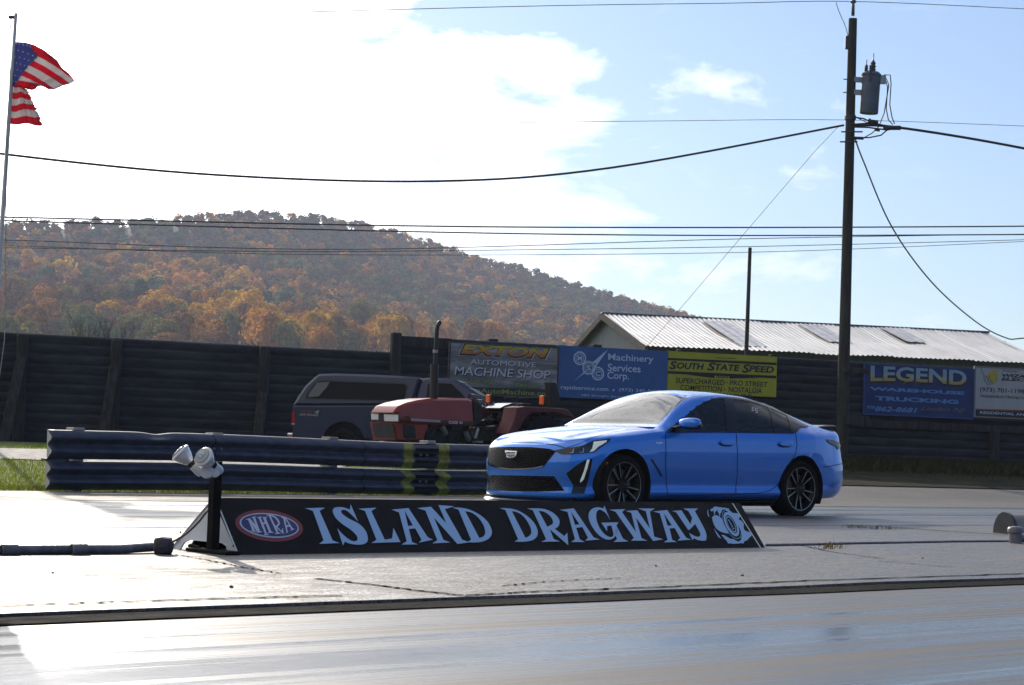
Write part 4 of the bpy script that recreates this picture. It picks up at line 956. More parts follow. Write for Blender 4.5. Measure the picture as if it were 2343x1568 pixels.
# oval association badge
KN = 340 / 2343.
def GN_(p): return ((860 + p[0] * KN) * .60487, (1900 + p[1] * KN) * .60487)
def oval(cx, cy, rx, ry, tilt, n=64): 
    ct, st = math.cos(R(tilt)), math.sin(R(tilt))
    return [GN_((cx + rx * math.cos(q) * ct - ry * math.sin(q) * st, cy + rx * math.cos(q) * st + ry * math.sin(q) * ct)) for q in (2 * math.pi * i / n for i in range(n))]
eb = MB(); eb.poly([oval(1082, 618, 890, 402, 7)], lambda u, v, h: sp(u, v, .002)); bd = keep(eb.build('emblem', mat('badge_red', (.19, .018, .035), .5), sg_, fix=False), sg_)
def sub(mbx, name, m):
    o = mbx.build(name, m, bd, fix=False); return o
q = MB(); q.poly([oval(1082, 616, 775, 312, 7)], lambda u, v, h: sp(u, v, .0035)); sub(q, 'ring', mat('badge_white', (.50, .58, .72), .5))
q = MB(); q.poly([oval(1085, 614, 738, 278, 7)], lambda u, v, h: sp(u, v, .005)); sub(q, 'oval', mat('badge_blue', (.020, .022, .16), .5))
NH = [[[(455, 470), (570, 430), (720, 620), (650, 430), (590, 420), (745, 375), (705, 410), (835, 770), (910, 795), (775, 815), (625, 590), (715, 775), (790, 820), (570, 760), (635, 755), (530, 480)]],
 [[(735, 415), (895, 385), (855, 425), (905, 550), (960, 545), (905, 405), (1045, 400), (985, 430), (1130, 780), (1210, 810), (1020, 825), (1070, 790), (985, 585), (925, 585), (1010, 835), (1080, 875), (930, 868), (965, 840), (800, 430)]],
 [[(980, 350)] + S_([(980, 350), (1100, 345), (1210, 375), (1310, 460), (1355, 560), (1330, 620), (1285, 655)]) + [(1395, 770), (1430, 680), (1455, 860), (1265, 685), (1310, 800), (1390, 835), (1210, 855), (1265, 815), (1065, 375)], S_([(1115, 385), (1200, 415), (1280, 500), (1305, 580), (1240, 640)]) ],
 [[(1370, 405), (1495, 400), (1690, 700), (1740, 720), (1600, 775), (1650, 740), (1610, 650), (1535, 670), (1555, 775), (1580, 795), (1490, 838), (1525, 795), (1440, 440)], [(1490, 450), (1525, 625), (1590, 605)]]]
q = MB()
for loops in NH: q.poly([[GN_(p) for p in lp] for lp in loops], lambda u, v, h: sp(u, v, .0065))
sub(q, 'lettering', mat('badge_white', (.50, .58, .72), .5))
# smoking slick drawing
KT = 280 / 2195.
def GT(p): return ((2640 + p[0] * KT) * .60487, (1890 + p[1] * KT) * .60487)
def TP(mbx, pts, h=.003, holes=()): mbx.poly([[GT(p) for p in pts]] + [[GT(p) for p in q] for q in holes], lambda u, v, hh: sp(u, v, h))
def tov(cx, cy, rx, ry, tilt, n=40):
    ct, st = math.cos(R(tilt)), math.sin(R(tilt)); return [(cx + rx * math.cos(q) * ct - ry * math.sin(q) * st, cy + rx * math.cos(q) * st + ry * math.sin(q) * ct) for q in (2 * math.pi * i / n for i in range(n))]
def ragged(pts, amp, seed, n=5):
    r_ = random.Random(seed); out = []
    for i in range(len(pts)):
        a_, b_ = Vector(pts[i]), Vector(pts[(i + 1) % len(pts)])
        for k in range(n): p = a_.lerp(b_, k / n); out.append((p.x + r_.uniform(-amp, amp), p.y + r_.uniform(-amp, amp)))
    return out
sk_ = MB()
TP(sk_, ragged([(345, 295), (480, 215), (560, 230), (700, 240), (900, 290), (990, 390), (1180, 410), (1250, 500), (1200, 590), (1300, 660), (1340, 760), (1360, 900), (1480, 960), (1620, 1010), (1500, 1160), (1380, 1240), (1340, 1300), (1100, 1320), (900, 1300), (780, 1180), (690, 1050), (760, 1060), (900, 1150), (1030, 1180), (1180, 1250), (1270, 1200), (1280, 1000), (1240, 880), (1130, 700), (1000, 530), (900, 400), (780, 300), (700, 310), (640, 500), (590, 400), (560, 310), (520, 350), (480, 480), (440, 330), (375, 360)], 13, 5, 3))
keep(sk_.build('smoke_drawing', M_let, sg_, fix=False), sg_)
tw = MB()
TP(tw, S_([(400, 530), (520, 470), (680, 560), (760, 730), (880, 950), (900, 1010), (790, 1000), (640, 950), (520, 850), (440, 700), (400, 530)]))
for (a_, b_) in ((tov(985, 745, 470, 215, 63), tov(985, 745, 455, 205, 63)), (tov(975, 740, 395, 165, 63), tov(975, 740, 300, 118, 63)), (tov(970, 745, 265, 100, 63), tov(970, 745, 230, 84, 63))):
    TP(tw, a_, .0035, [b_[::-1]])
for k in range(5): TP(tw, tov(900 + 35 * k, 620 + 62 * k, 34, 15, 40 + 25 * k))
for pts in ([(262, 340), (285, 300), (290, 400), (330, 530), (300, 510), (265, 430)], [(460, 860), (640, 1110), (680, 1160), (600, 1130), (520, 1000)]): TP(tw, pts)
keep(tw.build('tyre_drawing', M_let, sg_, fix=False), sg_)

# ---------------------------------------------------------------- twin flood lamps on a short post
pp = gz(486, 1266); ptop = pp.copy(); ptop.z = at(486, 1056, pp.y).z
fl = empty('lamp_post', pp, 'short black square post with a flat foot at the left end of the low sign', 'lamp post')
mb = MB(); mb.box((pp + ptop) / 2, (.056, .056, ptop.z - pp.z), ax=(TU, TN, Zv), bev=.004); keep(mb.build('shaft', mat('black_post', (.007, .006, .006), .75, var=.3, vscale=8, spec=.2), fl), fl)
mb = MB(); mb.box(pp + Zv * .012, (.10, .42, .022), ax=(TU, TN, Zv), bev=.006); mb.tube([pp + TN * .13 + Zv * .02, pp + TN * .21 + Zv * .035, pp + TN * .24 + Zv * .03], .012, 6); keep(mb.build('foot', mat('black_post', (.014, .012, .012), .7), fl), fl)
M_lens = bpy.data.materials.new('frosted_lens'); M_lens.use_nodes = True
b = M_lens.node_tree.nodes['Principled BSDF']; b.inputs['Base Color'].default_value = (.86, .85, .82, 1); b.inputs['Roughness'].default_value = .3; b.inputs['Subsurface Weight'].default_value = .3; b.inputs['Subsurface Radius'].default_value = (.03, .03, .03)
M_plw = mat('white_plastic', (.80, .82, .85), .35)
M_refl = mat('bulb_silver', (.80, .82, .86), .25, metal=.4, var=.15, vscale=20)
def bulb(center, axis, label):
    """a reflector bulb; center = middle of the lens, axis points out of the lens"""
    axis = axis.normalized(); e = empty('flood_lamp', center, label, 'lamp')
    def bld(m_, name, mt, par=None): o = m_.build(name, mt, e, smooth=True, angle=R(40)); return keep(o, e)
    q = MB(); q.lathe(center, axis, [(.060, -.004), (.056, -.022), (.045, -.05), (.031, -.075), (.021, -.09), (.019, -.1)], 32); bld(q, 'reflector', M_refl)
    q = MB(); q.lathe(center, axis, [(0, .012), (.025, .011), (.045, .007), (.058, .001), (.062, -.003), (.0625, -.010), (.058, -.013), (0, -.012)], 32); bld(q, 'lens', M_lens)
    a = axis.orthogonal().normalized(); b_ = axis.cross(a)
    q = MB(); q.lathe(center, axis, [(.049, .0085), (.047, .0125), (.030, .0145), (0, .0152)], 32); bld(q, 'lens_face', mat('lens_face_grey', (.46, .47, .46), .25))
    q = MB(); q.lathe(center, axis, [(.028, .0152), (.026, .0165), (0, .017)], 24); bld(q, 'lens_centre', mat('lens_blue_grey', (.36, .44, .50), .2))
    q = MB()
    for k in range(3): q.lathe(center + (a * math.cos(2.1 * k + .4) + b_ * math.sin(2.1 * k + .4)) * .013, axis, [(.009, .0165), (.007, .0185), (0, .0195)], 12)
    bld(q, 'led', mat('led_cluster', (.50, .60, .66), .2))
    q = MB(); q.lathe(center, axis, [(.0, -.088), (.024, -.088), (.026, -.10), (.025, -.112), (0, -.112)], 20); bld(q, 'gasket', mat('rubber', (.015, .015, .015), .7))
    q = MB(); q.lathe(center, axis, [(.024, -.112), (.028, -.115), (.028, -.17), (.022, -.185), (0, -.186)], 20); bld(q, 'socket', M_plw)
    return center - axis * .17
LD = pp.y - .10
rx, uy = RT, UP
c1_ = at(411, 1034.5, LD); s1 = bulb(c1_, (-rx * .70 + uy * .71 - F_ * .06), 'white flood lamp seen from the side, facing up to the left')
c2_ = at(464, 1044, LD - .06); s2 = bulb(c2_, (-rx * .46 + uy * .54 - F_ * .72), 'white flood lamp facing the viewer with a round frosted lens')
jb = at(474, 1079, LD + .015)
mb = MB(); mb.lathe(jb, -F_, [(0, .03), (.036, .028), (.042, .015), (.042, -.04), (0, -.04)], 24); mb.tube([s1, jb - rx * .012], .02, 10); mb.tube([s2, jb + rx * .035 - uy * .005], .022, 10)
mb.lathe(jb + rx * .045 - uy * .012, -F_, [(0, .02), (.022, .018), (.025, -.03), (0, -.03)], 12)
keep(mb.build('junction_box', M_plw, fl, smooth=True, angle=R(40)), fl)
# cord, conduit and stand-pipes
bx = gz(373, 1268)
mb = MB(); mb.tube([at(x, y, 11.99 - .03 * k) for k, (x, y) in enumerate([(477, 1166), (470, 1174), (458, 1190), (446, 1203), (430, 1218), (413, 1230), (395, 1240)])] + [bx + Zv * .06 + RT * .05], .0065, 8)
tag(mb.build('cord', mat('brown_cord', (.10, .065, .045), .7), smooth=True), 'brown cord drooping from the black lamp post to the conduit box', 'cord')
M_cond = mat('painted_conduit', (.17, .165, .19), .38, var=.35, vscale=6, stretch=(3, 1, 1), bump=.3, bscale=25)
cd = empty('conduit', bx, 'grey conduit pipe lying on the ground with a lumpy end box at the left', 'conduit')
mb = MB(); pts = [gz(x, y) + Zv * (.024 + dz) for x, y, dz in ((-420, 1273, 0), (-200, 1271, 0), (0, 1269, 0), (160, 1268, .002), (270, 1267, .001), (362, 1264, .01))]
mb.tube(pts, .027, 12)
for k in (1, 2, 3): mb.lathe(pts[k] + RT * .05, (pts[3] - pts[2]), [(.027, -.05), (.034, -.045), (.034, .045), (.027, .05)], 12)
keep(mb.build('pipe', M_cond, cd, smooth=True, angle=R(50)), cd)
bm = bmesh.new(); bmesh.ops.create_icosphere(bm, subdivisions=3, radius=1)
for v in bm.verts:
    c_ = v.co; k = max(abs(c_.x), abs(c_.y), abs(c_.z)); c_ *= (.55 + .45 / k) ; c_ *= 1 + .12 * noise.noise(c_ * 2.3)
    v.co = Vector((c_.x * .058, c_.y * .05, max(-.0, c_.z * .055 + .045)))
me = bpy.data.meshes.new('end_box'); bm.to_mesh(me); bm.free(); me.materials.append(mat('tar_wrap', (.05, .047, .06), .5, bump=.6, bscale=40)); me.polygons.foreach_set('use_smooth', [True] * len(me.polygons))
o = bpy.data.objects.new('end_box', me); COL.objects.link(o); o.parent = cd
sb = gz(2322, 1243); sp_ = empty('standpipe', sb, 'short capped grey stand-pipe at the right edge of the photo', 'pipe')
mb = MB(); mb.lathe((0, 0, 0), Zv, [(.055, 0), (.055, .09), (.068, .092), (.070, .125), (.060, .14), (.03, .148), (0, .15)], 20); mb.tube([(0, 0, .045), TU * .9 + Zv * .045], .04, 12); mb.build('pipe', M_cond, sp_, smooth=True, angle=R(45))
cb = ground(2296, 1221, SZ); HA = Vector((.96, .28, 0)); HPn = Vector((-.28, .96, 0)); cu_ = empty('half_pipe', cb + HA * .8, 'large pale metal half-pipe with a dark end plate at the right edge', 'pipe')
mb = MB(); ang = lin(0, math.pi, 25); ro = .20
def hp(t_, q, r): return cb + HA * t_ + HPn * (math.cos(q) * r) + Zv * (math.sin(q) * r)
vs = [hp(t_, q, ro) for t_ in (.03, 1.6) for q in ang]; mb.add(vs, [(k, k + 1, 25 + k + 1, 25 + k) for k in range(24)])
mb.add([hp(1.6, q, ro) for q in ang], [tuple(range(25))])
keep(mb.build('shell', mat('worn_aluminium', (.26, .25, .24), .5, metal=.4, var=.3, vscale=3), cu_, smooth=True, angle=R(50)), cu_)
mb = MB(); vs = [hp(t_, q, r) for (t_, r) in ((0, .0), (0, .215), (.035, .215), (.035, ro - .002)) for q in ang]
mb.add(vs, [(j * 25 + k, j * 25 + k + 1, j * 25 + 26 + k, j * 25 + 25 + k) for j in range(3) for k in range(24)]); keep(mb.build('end_plate', mat('dark_end_plate', (.07, .072, .078), .5, metal=.3, var=.3, vscale=4), cu_), cu_)
def strip_line(name, pts, wid, z, m, jit=.016, sub=18):
    P = [ground(x, y, z) for x, y in pts]; mb = MB(); vs = []; k = 0; out = []
    for a_, b_ in zip(P[:-1], P[1:]):
        for i in range(sub): out.append(a_.lerp(b_, i / sub))
    out.append(P[-1])
    for i, p in enumerate(out):
        d = (out[min(i + 1, len(out) - 1)] - out[max(i - 1, 0)]).normalized(); s_ = Vector((-d.y, d.x, 0))
        p = p + s_ * jit * noise.noise(Vector((i * .6, pts[0][0], 2))) * 2
        ww = wid * (.75 + .5 * noise.noise(Vector((i * .45, pts[0][1], 7))))
        vs += [p - s_ * ww, p + s_ * ww]
    mb.add(vs, [(2 * i, 2 * i + 1, 2 * i + 3, 2 * i + 2) for i in range(len(out) - 1)]); return mb.build(name, m, fix=False)
M_crack = mat('crack_shadow', (.006, .006, .008), 1, spec=0)
for k, pts in enumerate(([(398, 1268), (470, 1280), (560, 1298), (640, 1311)], [(720, 1323), (860, 1338), (960, 1351), (1060, 1362)], [(1060, 1362), (1220, 1353), (1500, 1343), (1850, 1328), (2342, 1312)], [(0, 1385), (250, 1377), (520, 1368), (780, 1362)], [(1830, 1247), (1900, 1262), (2020, 1278)], [(1150, 1340), (1250, 1330), (1420, 1322)], [(2010, 1284), (2180, 1297)])):
    tag(strip_line('crack', pts, .020 if k in (1, 2, 3) else .010, SZ + .004, M_crack), kind='structure')
mb = MB(); mb.tube([gz(x, y) + Zv * .008 for x, y in ((1752, 1250), (1850, 1248), (1960, 1245), (2060, 1243.5), (2180, 1241), (2310, 1240))], .011, 7); tag(mb.build('cable', M_cond, smooth=True), 'dark cable running along the median from the sign to the stand-pipe', 'cable')
tag(strip_line('crack', ((1930, 1201), (2000, 1204), (2100, 1210), (2180, 1216), (2282, 1222)), .03, SZ + .006, M_crack), kind='structure')
# loose stones
for k, (x, y, r_) in enumerate(((529, 1345, .010), (1500, 1296, .008), (120, 1312, .007), (2110, 1278, .007), (1698, 1318, .009))):
    bm = bmesh.new(); bmesh.ops.create_icosphere(bm, subdivisions=2, radius=r_)
    for v in bm.verts: v.co *= 1 + .35 * noise.noise(v.co * 90 + Vector((k, 0, 0))); v.co.z *= .7
    me = bpy.data.meshes.new('pebble'); bm.to_mesh(me); bm.free(); me.materials.append(mat('stone', (.09, .085, .08), .8))
    p = ground(x, y, SZ if y < 1380 else .004); o = bpy.data.objects.new('pebble', me); COL.objects.link(o); o.location = p + Zv * r_ * .5
    tag(o, 'small dark loose pebble lying on the pale paving', 'pebble', 'loose pebbles')
# the starting-light tree stands on the median just left of the frame; its panel throws the dark wedge on the near lane
st_ = empty('starting_lights', (-3.24, 11.32, SZ), 'starting light tree with round lamps standing just outside the left edge', 'starting lights', rz=math.pi / 2 - TA)
mb = MB(); mb.box((0, 0, 2.10), (.08, .86, 1.30), bev=.01); mb.build('panel', M_black, st_)
mb = MB(); mb.box((0, 0, .75), (.10, .10, 1.5)); mb.box((0, 0, .03), (.5, .5, .06)); mb.build('pole', M_iron, st_)
for k in range(4):
    for sg in (-1, 1):
        mb = MB(); mb.lathe((.04, sg * .24, 2.55 - .3 * k), (1, 0, 0), [(.11, 0), (.115, .05), (.09, .04), (0, .05)], 18); mb.build('lamp', mat('start_amber' if k < 3 else 'start_green', (.5, .2, .03) if k < 3 else (.05, .3, .1), .3), st_)

# ---------------------------------------------------------------- grass
def grass(name, n, region, hmin, hmax, cols, label=None, seed=1, wid=.006):
    r_ = np.random.default_rng(seed); P = []
    while len(P) < n:
        p = region(r_)
        if p is not None: P.append(p)
    P = np.array(P); h = r_.uniform(hmin, hmax, n); a = r_.uniform(0, 6.28, n); ln = r_.normal(0, .35, (n, 2)) * h[:, None]
    w_ = wid * r_.uniform(.6, 1.5, n); dx = np.stack([np.cos(a) * w_, np.sin(a) * w_, 0 * a], 1)
    tip = P + np.concatenate([ln, h[:, None]], 1); mid = P + np.concatenate([ln * .3, h[:, None] * .6], 1)
    V = np.stack([P - dx, P + dx, mid + dx * .7, tip], 1).reshape(-1, 3)
    c = np.array(cols)[r_.integers(0, len(cols), n)] * r_.uniform(.7, 1.25, (n, 1))
    me = leaf_mesh(name, V, c); o = bpy.data.objects.new(name, me); COL.objects.link(o); return tag(o, label, None, kind='stuff')
def reg_left(r_):
    n = 22.5 + r_.random() ** 1.6 * 14; x = r_.uniform(-9.5, 4.0); y = (n - x * TN.x) / TN.y
    if not 22 < y < 47 or (n < 22.9 and r_.random() < .5): return None
    if (Vector((x, y, 0)) - WP0).dot(WN) < .2: return None
    q = on_path(x, y)
    if q: return None
    return (x, y, terr(x, y) - .01)
PQ = [at(-260, 1052, 31.5), at(760, 1076, 35.3), at(900, 1044, 43), at(-260, 1026, 35.5)]
def on_path(x, y):
    c_ = True
    for a_, b_ in zip(PQ, PQ[1:] + PQ[:1]):
        if (b_.x - a_.x) * (y - a_.y) - (b_.y - a_.y) * (x - a_.x) < 0: c_ = False
    return c_
grass('grass', 60000, reg_left, .025, .06, [(.24, .33, .025), (.28, .34, .035), (.20, .28, .02), (.30, .28, .06)], seed=2, wid=.007)
def reg_right(r_):
    s_ = r_.uniform(5.5, 19); o_ = abs(r_.normal(0, 1.6)) + .1
    p = wl(s_, o_); return (p.x, p.y, terr(p.x, p.y) - .02)
grass('weeds', 26000, reg_right, .08, .40, [(.035, .045, .014), (.05, .055, .018), (.06, .05, .025)], seed=3, wid=.012)
def reg_edge(r_):
    t_ = r_.uniform(12.5, 26); n = 21.85 + r_.random() ** .6 * 1.1; p = trk(t_, n); return (p.x, p.y, terr(p.x, p.y) - .01)
grass('grass_edge', 16000, reg_edge, .01, .06, [(.14, .19, .02), (.24, .23, .06), (.16, .18, .03)], seed=4, wid=.006)
tuft_px = [(1905, 1251), (1912, 1253), (1955, 1208), (1985, 1209), (2010, 1211), (2035, 1210), (1890, 1256)]
def reg_tuft(r_):
    x, y = tuft_px[r_.integers(0, len(tuft_px))]; p = ground(x, y, SZ); return (p.x + r_.normal(0, .06), p.y + r_.normal(0, .03), SZ)
grass('dry_tufts', 150, reg_tuft, .015, .05, [(.16, .12, .06), (.10, .08, .04)], seed=5, wid=.003)

# unseen dark box trailers added right of the frame for the sedan's doors to mirror
for k, (t_, L_, H_, c_) in enumerate(((26, 7.5, 3.0, (.02, .018, .018)), (36, 5.5, 2.5, (.012, .014, .02)), (44, 9, 3.4, (.022, .02, .018)), (57, 8, 2.9, (.012, .012, .012)), (70, 10, 3.6, (.02, .02, .022)))):
    e = empty('added_trailer', trk(t_, -9, .02), ('dark brown', 'dark navy', 'dark tan', 'black', 'charcoal')[k] + ' box trailer added unseen outside the right edge for the sedan doors to mirror', 'trailer', rz=math.pi / 2 - TA)
    mb = MB(); mb.box((0, 0, .55 + H_ / 2 - .3), (L_, 2.3, H_ - .5), bev=.06); mb.build('box', mat('added_trailer_%d' % k, c_, .6), e)
    for q in (-.45, .45):
        for sg in (-1, 1): mb = MB(); mb.lathe((q, sg * 1.05, .36), (0, 1, 0), [(0, -.1), (.36, -.1), (.36, .1), (0, .1)], 18); mb.build('wheel', M_black, e)  # wheels of the added unseen trailers
# ---------------------------------------------------------------- blue sedan (local frame: x forward, y to its left, z up, origin under the front axle)
LANE2 = .026
CTH = R(48.72); CFd = Vector((-math.sin(CTH), -math.cos(CTH), 0)); CLf = Vector((-CFd.y, CFd.x, 0)); C0 = Vector((.671, 22.721, 0.012))
car = empty('sedan', C0, 'bright blue four-door sports sedan with black wheels on the far lane', 'car', rz=math.atan2(CFd.y, CFd.x))
CM = Matrix(((CFd.x, CLf.x, 0, C0.x), (CFd.y, CLf.y, 0, C0.y), (0, 0, 1, C0.z), (0, 0, 0, 1))); CMI = CM.inverted()
paint = bpy.data.materials.new('blue_car_paint'); paint.use_nodes = True
b = paint.node_tree.nodes['Principled BSDF']; b.inputs['Base Color'].default_value = (.004, .245, .95, 1); b.inputs['Metallic'].default_value = .4
b.inputs['Roughness'].default_value = .38; b.inputs['Coat Weight'].default_value = 1; b.inputs['Coat IOR'].default_value = 1.8; b.inputs['Coat Roughness'].default_value = .015
M_gloss = mat('gloss_black', (.008, .008, .009), .12, spec=.5)
M_matte = mat('black_plastic', (.006, .006, .007), .7, spec=.2)
M_glass = glass_mat('car_glass', (.30, .34, .36)); M_ws = glass_mat('windscreen_glass', (.55, .58, .56), ior=1.95)
M_chrome = mat('chrome', (.60, .61, .63), .12, metal=1)
M_tyre = mat('tyre_rubber', (.008, .008, .009), .8, var=.2, vscale=12, spec=.2)
M_rim = mat('dark_rim', (.010, .010, .011), .35, metal=.3); M_face = mat('machined_rim', (.42, .43, .45), .28, metal=.9)
def pchip(xs, ys):
    xs = np.array(xs, float); ys = np.array(ys, float); o_ = np.argsort(xs); xs, ys = xs[o_], ys[o_]
    h = np.diff(xs); dl = np.diff(ys) / h; m_ = np.zeros(len(xs))
    for i in range(1, len(xs) - 1):
        if dl[i - 1] * dl[i] > 0: w1, w2 = 2 * h[i] + h[i - 1], h[i] + 2 * h[i - 1]; m_[i] = (w1 + w2) / (w1 / dl[i - 1] + w2 / dl[i])
    m_[0], m_[-1] = dl[0], dl[-1]
    def f(x):
        x = np.clip(x, xs[0], xs[-1]); i = np.clip(np.searchsorted(xs, x) - 1, 0, len(xs) - 2); t_ = (x - xs[i]) / h[i]
        return (2 * t_**3 - 3 * t_**2 + 1) * ys[i] + (t_**3 - 2 * t_**2 + t_) * h[i] * m_[i] + (-2 * t_**3 + 3 * t_**2) * ys[i + 1] + (t_**3 - t_**2) * h[i] * m_[i + 1]
    return f
# plan outline at its widest, from the middle of the nose round the left side to the middle of the tail
PL = [(.868, 0), (.862, .13), (.842, .26), (.805, .39), (.75, .51), (.675, .62), (.57, .72), (.44, .81), (.28, .873), (.10, .91), (-.15, .932), (-.55, .937), (-1.1, .93), (-1.8, .93), (-2.4, .936), (-2.9, .943), (-3.3, .925), (-3.62, .88), (-3.85, .80), (-3.985, .69), (-4.07, .52), (-4.10, .30), (-4.105, .12), (-4.106, 0)]
_pl = np.array(PL); _s = np.concatenate([[0], np.cumsum(np.linalg.norm(np.diff(_pl, axis=0), axis=1))])
_px, _py = pchip(_s, _pl[:, 0]), pchip(_s, _pl[:, 1])
NR = 330; S = np.linspace(0, _s[-1], NR); S = np.sort(np.concatenate([S, np.linspace(0, 1.2, 60)[1:]])); NR = len(S)
PX, PY = _px(S), _py(S); PY[0] = 0; PY[-1] = 0
ds = 1e-3; TX, TY = _px(np.clip(S + ds, 0, _s[-1])) - _px(np.clip(S - ds, 0, _s[-1])), _py(np.clip(S + ds, 0, _s[-1])) - _py(np.clip(S - ds, 0, _s[-1]))
ln = np.hypot(TX, TY); NX, NY = TY / ln, -TX / ln       # outward normal of the outline
NX[0], NY[0], NX[-1], NY[-1] = 1, 0, -1, 0
zB = pchip([.87, .75, .60, .44, .28, .10, 0, -.3, -.6, -1.8, -2.87, -3.2, -3.5, -3.8, -4.07], [.742, .752, .775, .815, .848, .870, .878, .908, .940, .962, .992, 1.02, 1.03, 1.03, 1.025])
dB = pchip([.87, .70, .50, .28, 0, -.6, -2.8, -3.3, -3.7, -4.07], [.060, .065, .075, .075, .062, .050, .052, .080, .10, .085])
zb_ = pchip([.87, .5, .3, -.45, -2.5, -3.4, -4.07], [.165, .165, .18, .185, .20, .22, .25])
zC = pchip([.84, .80, .77, .74, .70, .56, .4, 0, -.354, -.69, -.8, -1.0, -1.2, -1.3, -1.45, -1.68, -1.95, -2.2, -2.5, -2.7, -3.0, -3.35, -3.5, -3.7, -3.98, -4.07], [.738, .752, .770, .788, .806, .845, .875, .935, .98, 1.02, 1.09, 1.225, 1.34, 1.385, 1.43, 1.452, 1.453, 1.442, 1.405, 1.36, 1.26, 1.125, 1.09, 1.08, 1.085, 1.06])
zR = pchip([.84, .70, .5, .3, 0, -.3, -.6, -.8, -1.0, -1.2, -1.37, -1.6, -1.9, -2.235, -2.68, -3.148, -3.4, -3.6, -3.9, -4.07], [.742, .782, .828, .862, .908, .945, .985, 1.085, 1.195, 1.293, 1.352, 1.392, 1.408, 1.400, 1.328, 1.188, 1.108, 1.072, 1.055, 1.04])
yR = pchip([.84, .5, 0, -.3, -.6, -.8, -1.0, -1.2, -1.37, -1.6, -1.9, -2.235, -2.68, -3.148, -3.4, -3.6, -4.07], [.5, .63, .71, .75, .79, .735, .672, .612, .580, .575, .575, .570, .585, .640, .700, .735, .70])
VS = np.array([0, .03, .06, .09, .12, .15, .18, .21, .25, .30, .35, .40, .45, .50, .55, .60, .65, .70, .75, .80, .84, .88, .91, .94, .965, .985, 1.0])
door_in = pchip([0, .05, .10, .14, .20, .32, .5, .65, .85, .94, 1], [.085, .03, .006, .012, .034, .022, .004, 0, .012, .024, 1])
nose_in = pchip([0, .04, .10, .25, .45, .62, .80, .92, 1], [.05, .012, .008, .022, .008, 0, .012, .030, 1])
tail_in = pchip([0, .08, .2, .3, .45, .6, .8, .92, 1], [.10, .04, .012, .0, .0, .02, .045, .06, 1])
NBR, NRC = 13, 22
rowsP = []
for i in range(NR):
    x, y = PX[i], PY[i]; nx_, ny_ = NX[i], NY[i]; wN = float(np.clip((x - .25) / .3, 0, 1)); wT = float(np.clip((-3.2 - x) / .4, 0, 1))
    zt, zl_, db = float(zB(x)), float(zb_(x)), float(dB(x)); row = []
    for v in VS:
        if v > .96: q = None
        di = (1 - wN - wT) * float(door_in(min(v, .94))) + wN * float(nose_in(min(v, .92))) + wT * float(tail_in(min(v, .92)))
        if v > .92: di = di + (db - di) * ((v - .92) / .08) ** 1.4
        yy = y - ny_ * di
        row.append((x - nx_ * di, max(0, yy), zl_ + (zt - zl_) * v))
    bx, by, bz = row[-1]
    rz_, cz = float(zR(bx)), float(zC(bx)); ry = min(float(yR(bx)), by * .86); cz = max(cz, bz)
    if by < .62: rz_ = bz + (cz - bz) * (1 - (ry / max(by, 1e-4)) ** 2) if by > 1e-3 else bz
    cab = float(np.clip((-.55 - bx) / .2, 0, 1) * np.clip((bx + 3.45) / .3, 0, 1))
    sec = []
    for k in range(1, NBR + 1):
        t_ = k / NBR; bul = math.sin(math.pi * t_) * (.022 * cab)
        sec.append((bx, by + (ry - by) * t_ + bul, bz + (rz_ - bz) * t_ + (1 - cab) * .012 * math.sin(math.pi * t_) * min(1, by)))
    for k in range(1, NRC + 1):
        t_ = k / NRC; yy = ry * (1 - t_); zz = rz_ + (cz - rz_) * (1 - (yy / max(ry, 1e-4)) ** 2)
        if -.62 < bx < .6: zz += .014 * float(np.clip((.56 - yy) / .10, 0, 1)) * math.sin(math.pi * (bx + .62) / 1.22) ** .5
        sec.append((bx, yy, zz))
    for _ in range(3):
        sec = [sec[0]] + [tuple((np.array(sec[j - 1]) + 2 * np.array(sec[j]) + np.array(sec[j + 1])) / 4) if NBR - 5 < j < NBR + 4 else sec[j] for j in range(1, len(sec) - 1)] + [sec[-1]]
    rowsP.append(row + sec)
G = np.array(rowsP); NC = G.shape[1]; CB = len(VS) - 1; CR = CB + NBR
# smooth the belt edge a little
for _ in range(2): G[:, CB, :] = (G[:, CB - 1] + 2 * G[:, CB] + G[:, CB + 1]) / 4
ARCH = [(-.012, .345, .392), (-2.952, .345, .390)]
for (ax_, az_, ar_) in ARCH:              # grid points just inside an arch are pulled out onto its circle
    m_ = G[:, :CB + 1]; d_ = np.hypot(m_[..., 0] - ax_, m_[..., 2] - az_); ins = (d_ < ar_) & (m_[..., 1] > .5)
    out_ = ~ins; nb2 = np.zeros_like(ins)
    for di in (-1, 0, 1):
        for dj in (-1, 0, 1): nb2 |= np.roll(np.roll(out_, di, 0), dj, 1)
    k_ = ins & nb2
    f_ = np.where(k_, ar_ / np.maximum(d_, 1e-6), 1); m_[..., 0] = ax_ + (m_[..., 0] - ax_) * f_; m_[..., 2] = az_ + (m_[..., 2] - az_) * f_
verts = np.concatenate([G.reshape(-1, 3), (G * [1, -1, 1]).reshape(-1, 3)]); NV_ = NR * NC
faces = []; fkey = []
ctr = (G[:-1, :-1] + G[1:, :-1] + G[:-1, 1:] + G[1:, 1:]) / 4
for i in range(NR - 1):
    for j in range(NC - 1):
        a_ = i * NC + j; faces.append((a_, a_ + 1, a_ + NC + 1, a_ + NC)); fkey.append((i, j, 1))
nh = len(faces)
faces += [(f[3] + NV_, f[2] + NV_, f[1] + NV_, f[0] + NV_) for f in faces]; fkey += [(i, j, -1) for i, j, _ in fkey]
bvh_all = BVHTree.FromPolygons([Vector(v) for v in verts], faces)
EYE_L = CMI @ EYE
def c1(p): return ((1780 + p[0] / 2.8) * .60487, (1440 + p[1] / 2.8) * .60487)
def c2(p): return ((2440 + p[0] / 2.8) * .60487, (1440 + p[1] / 2.8) * .60487)
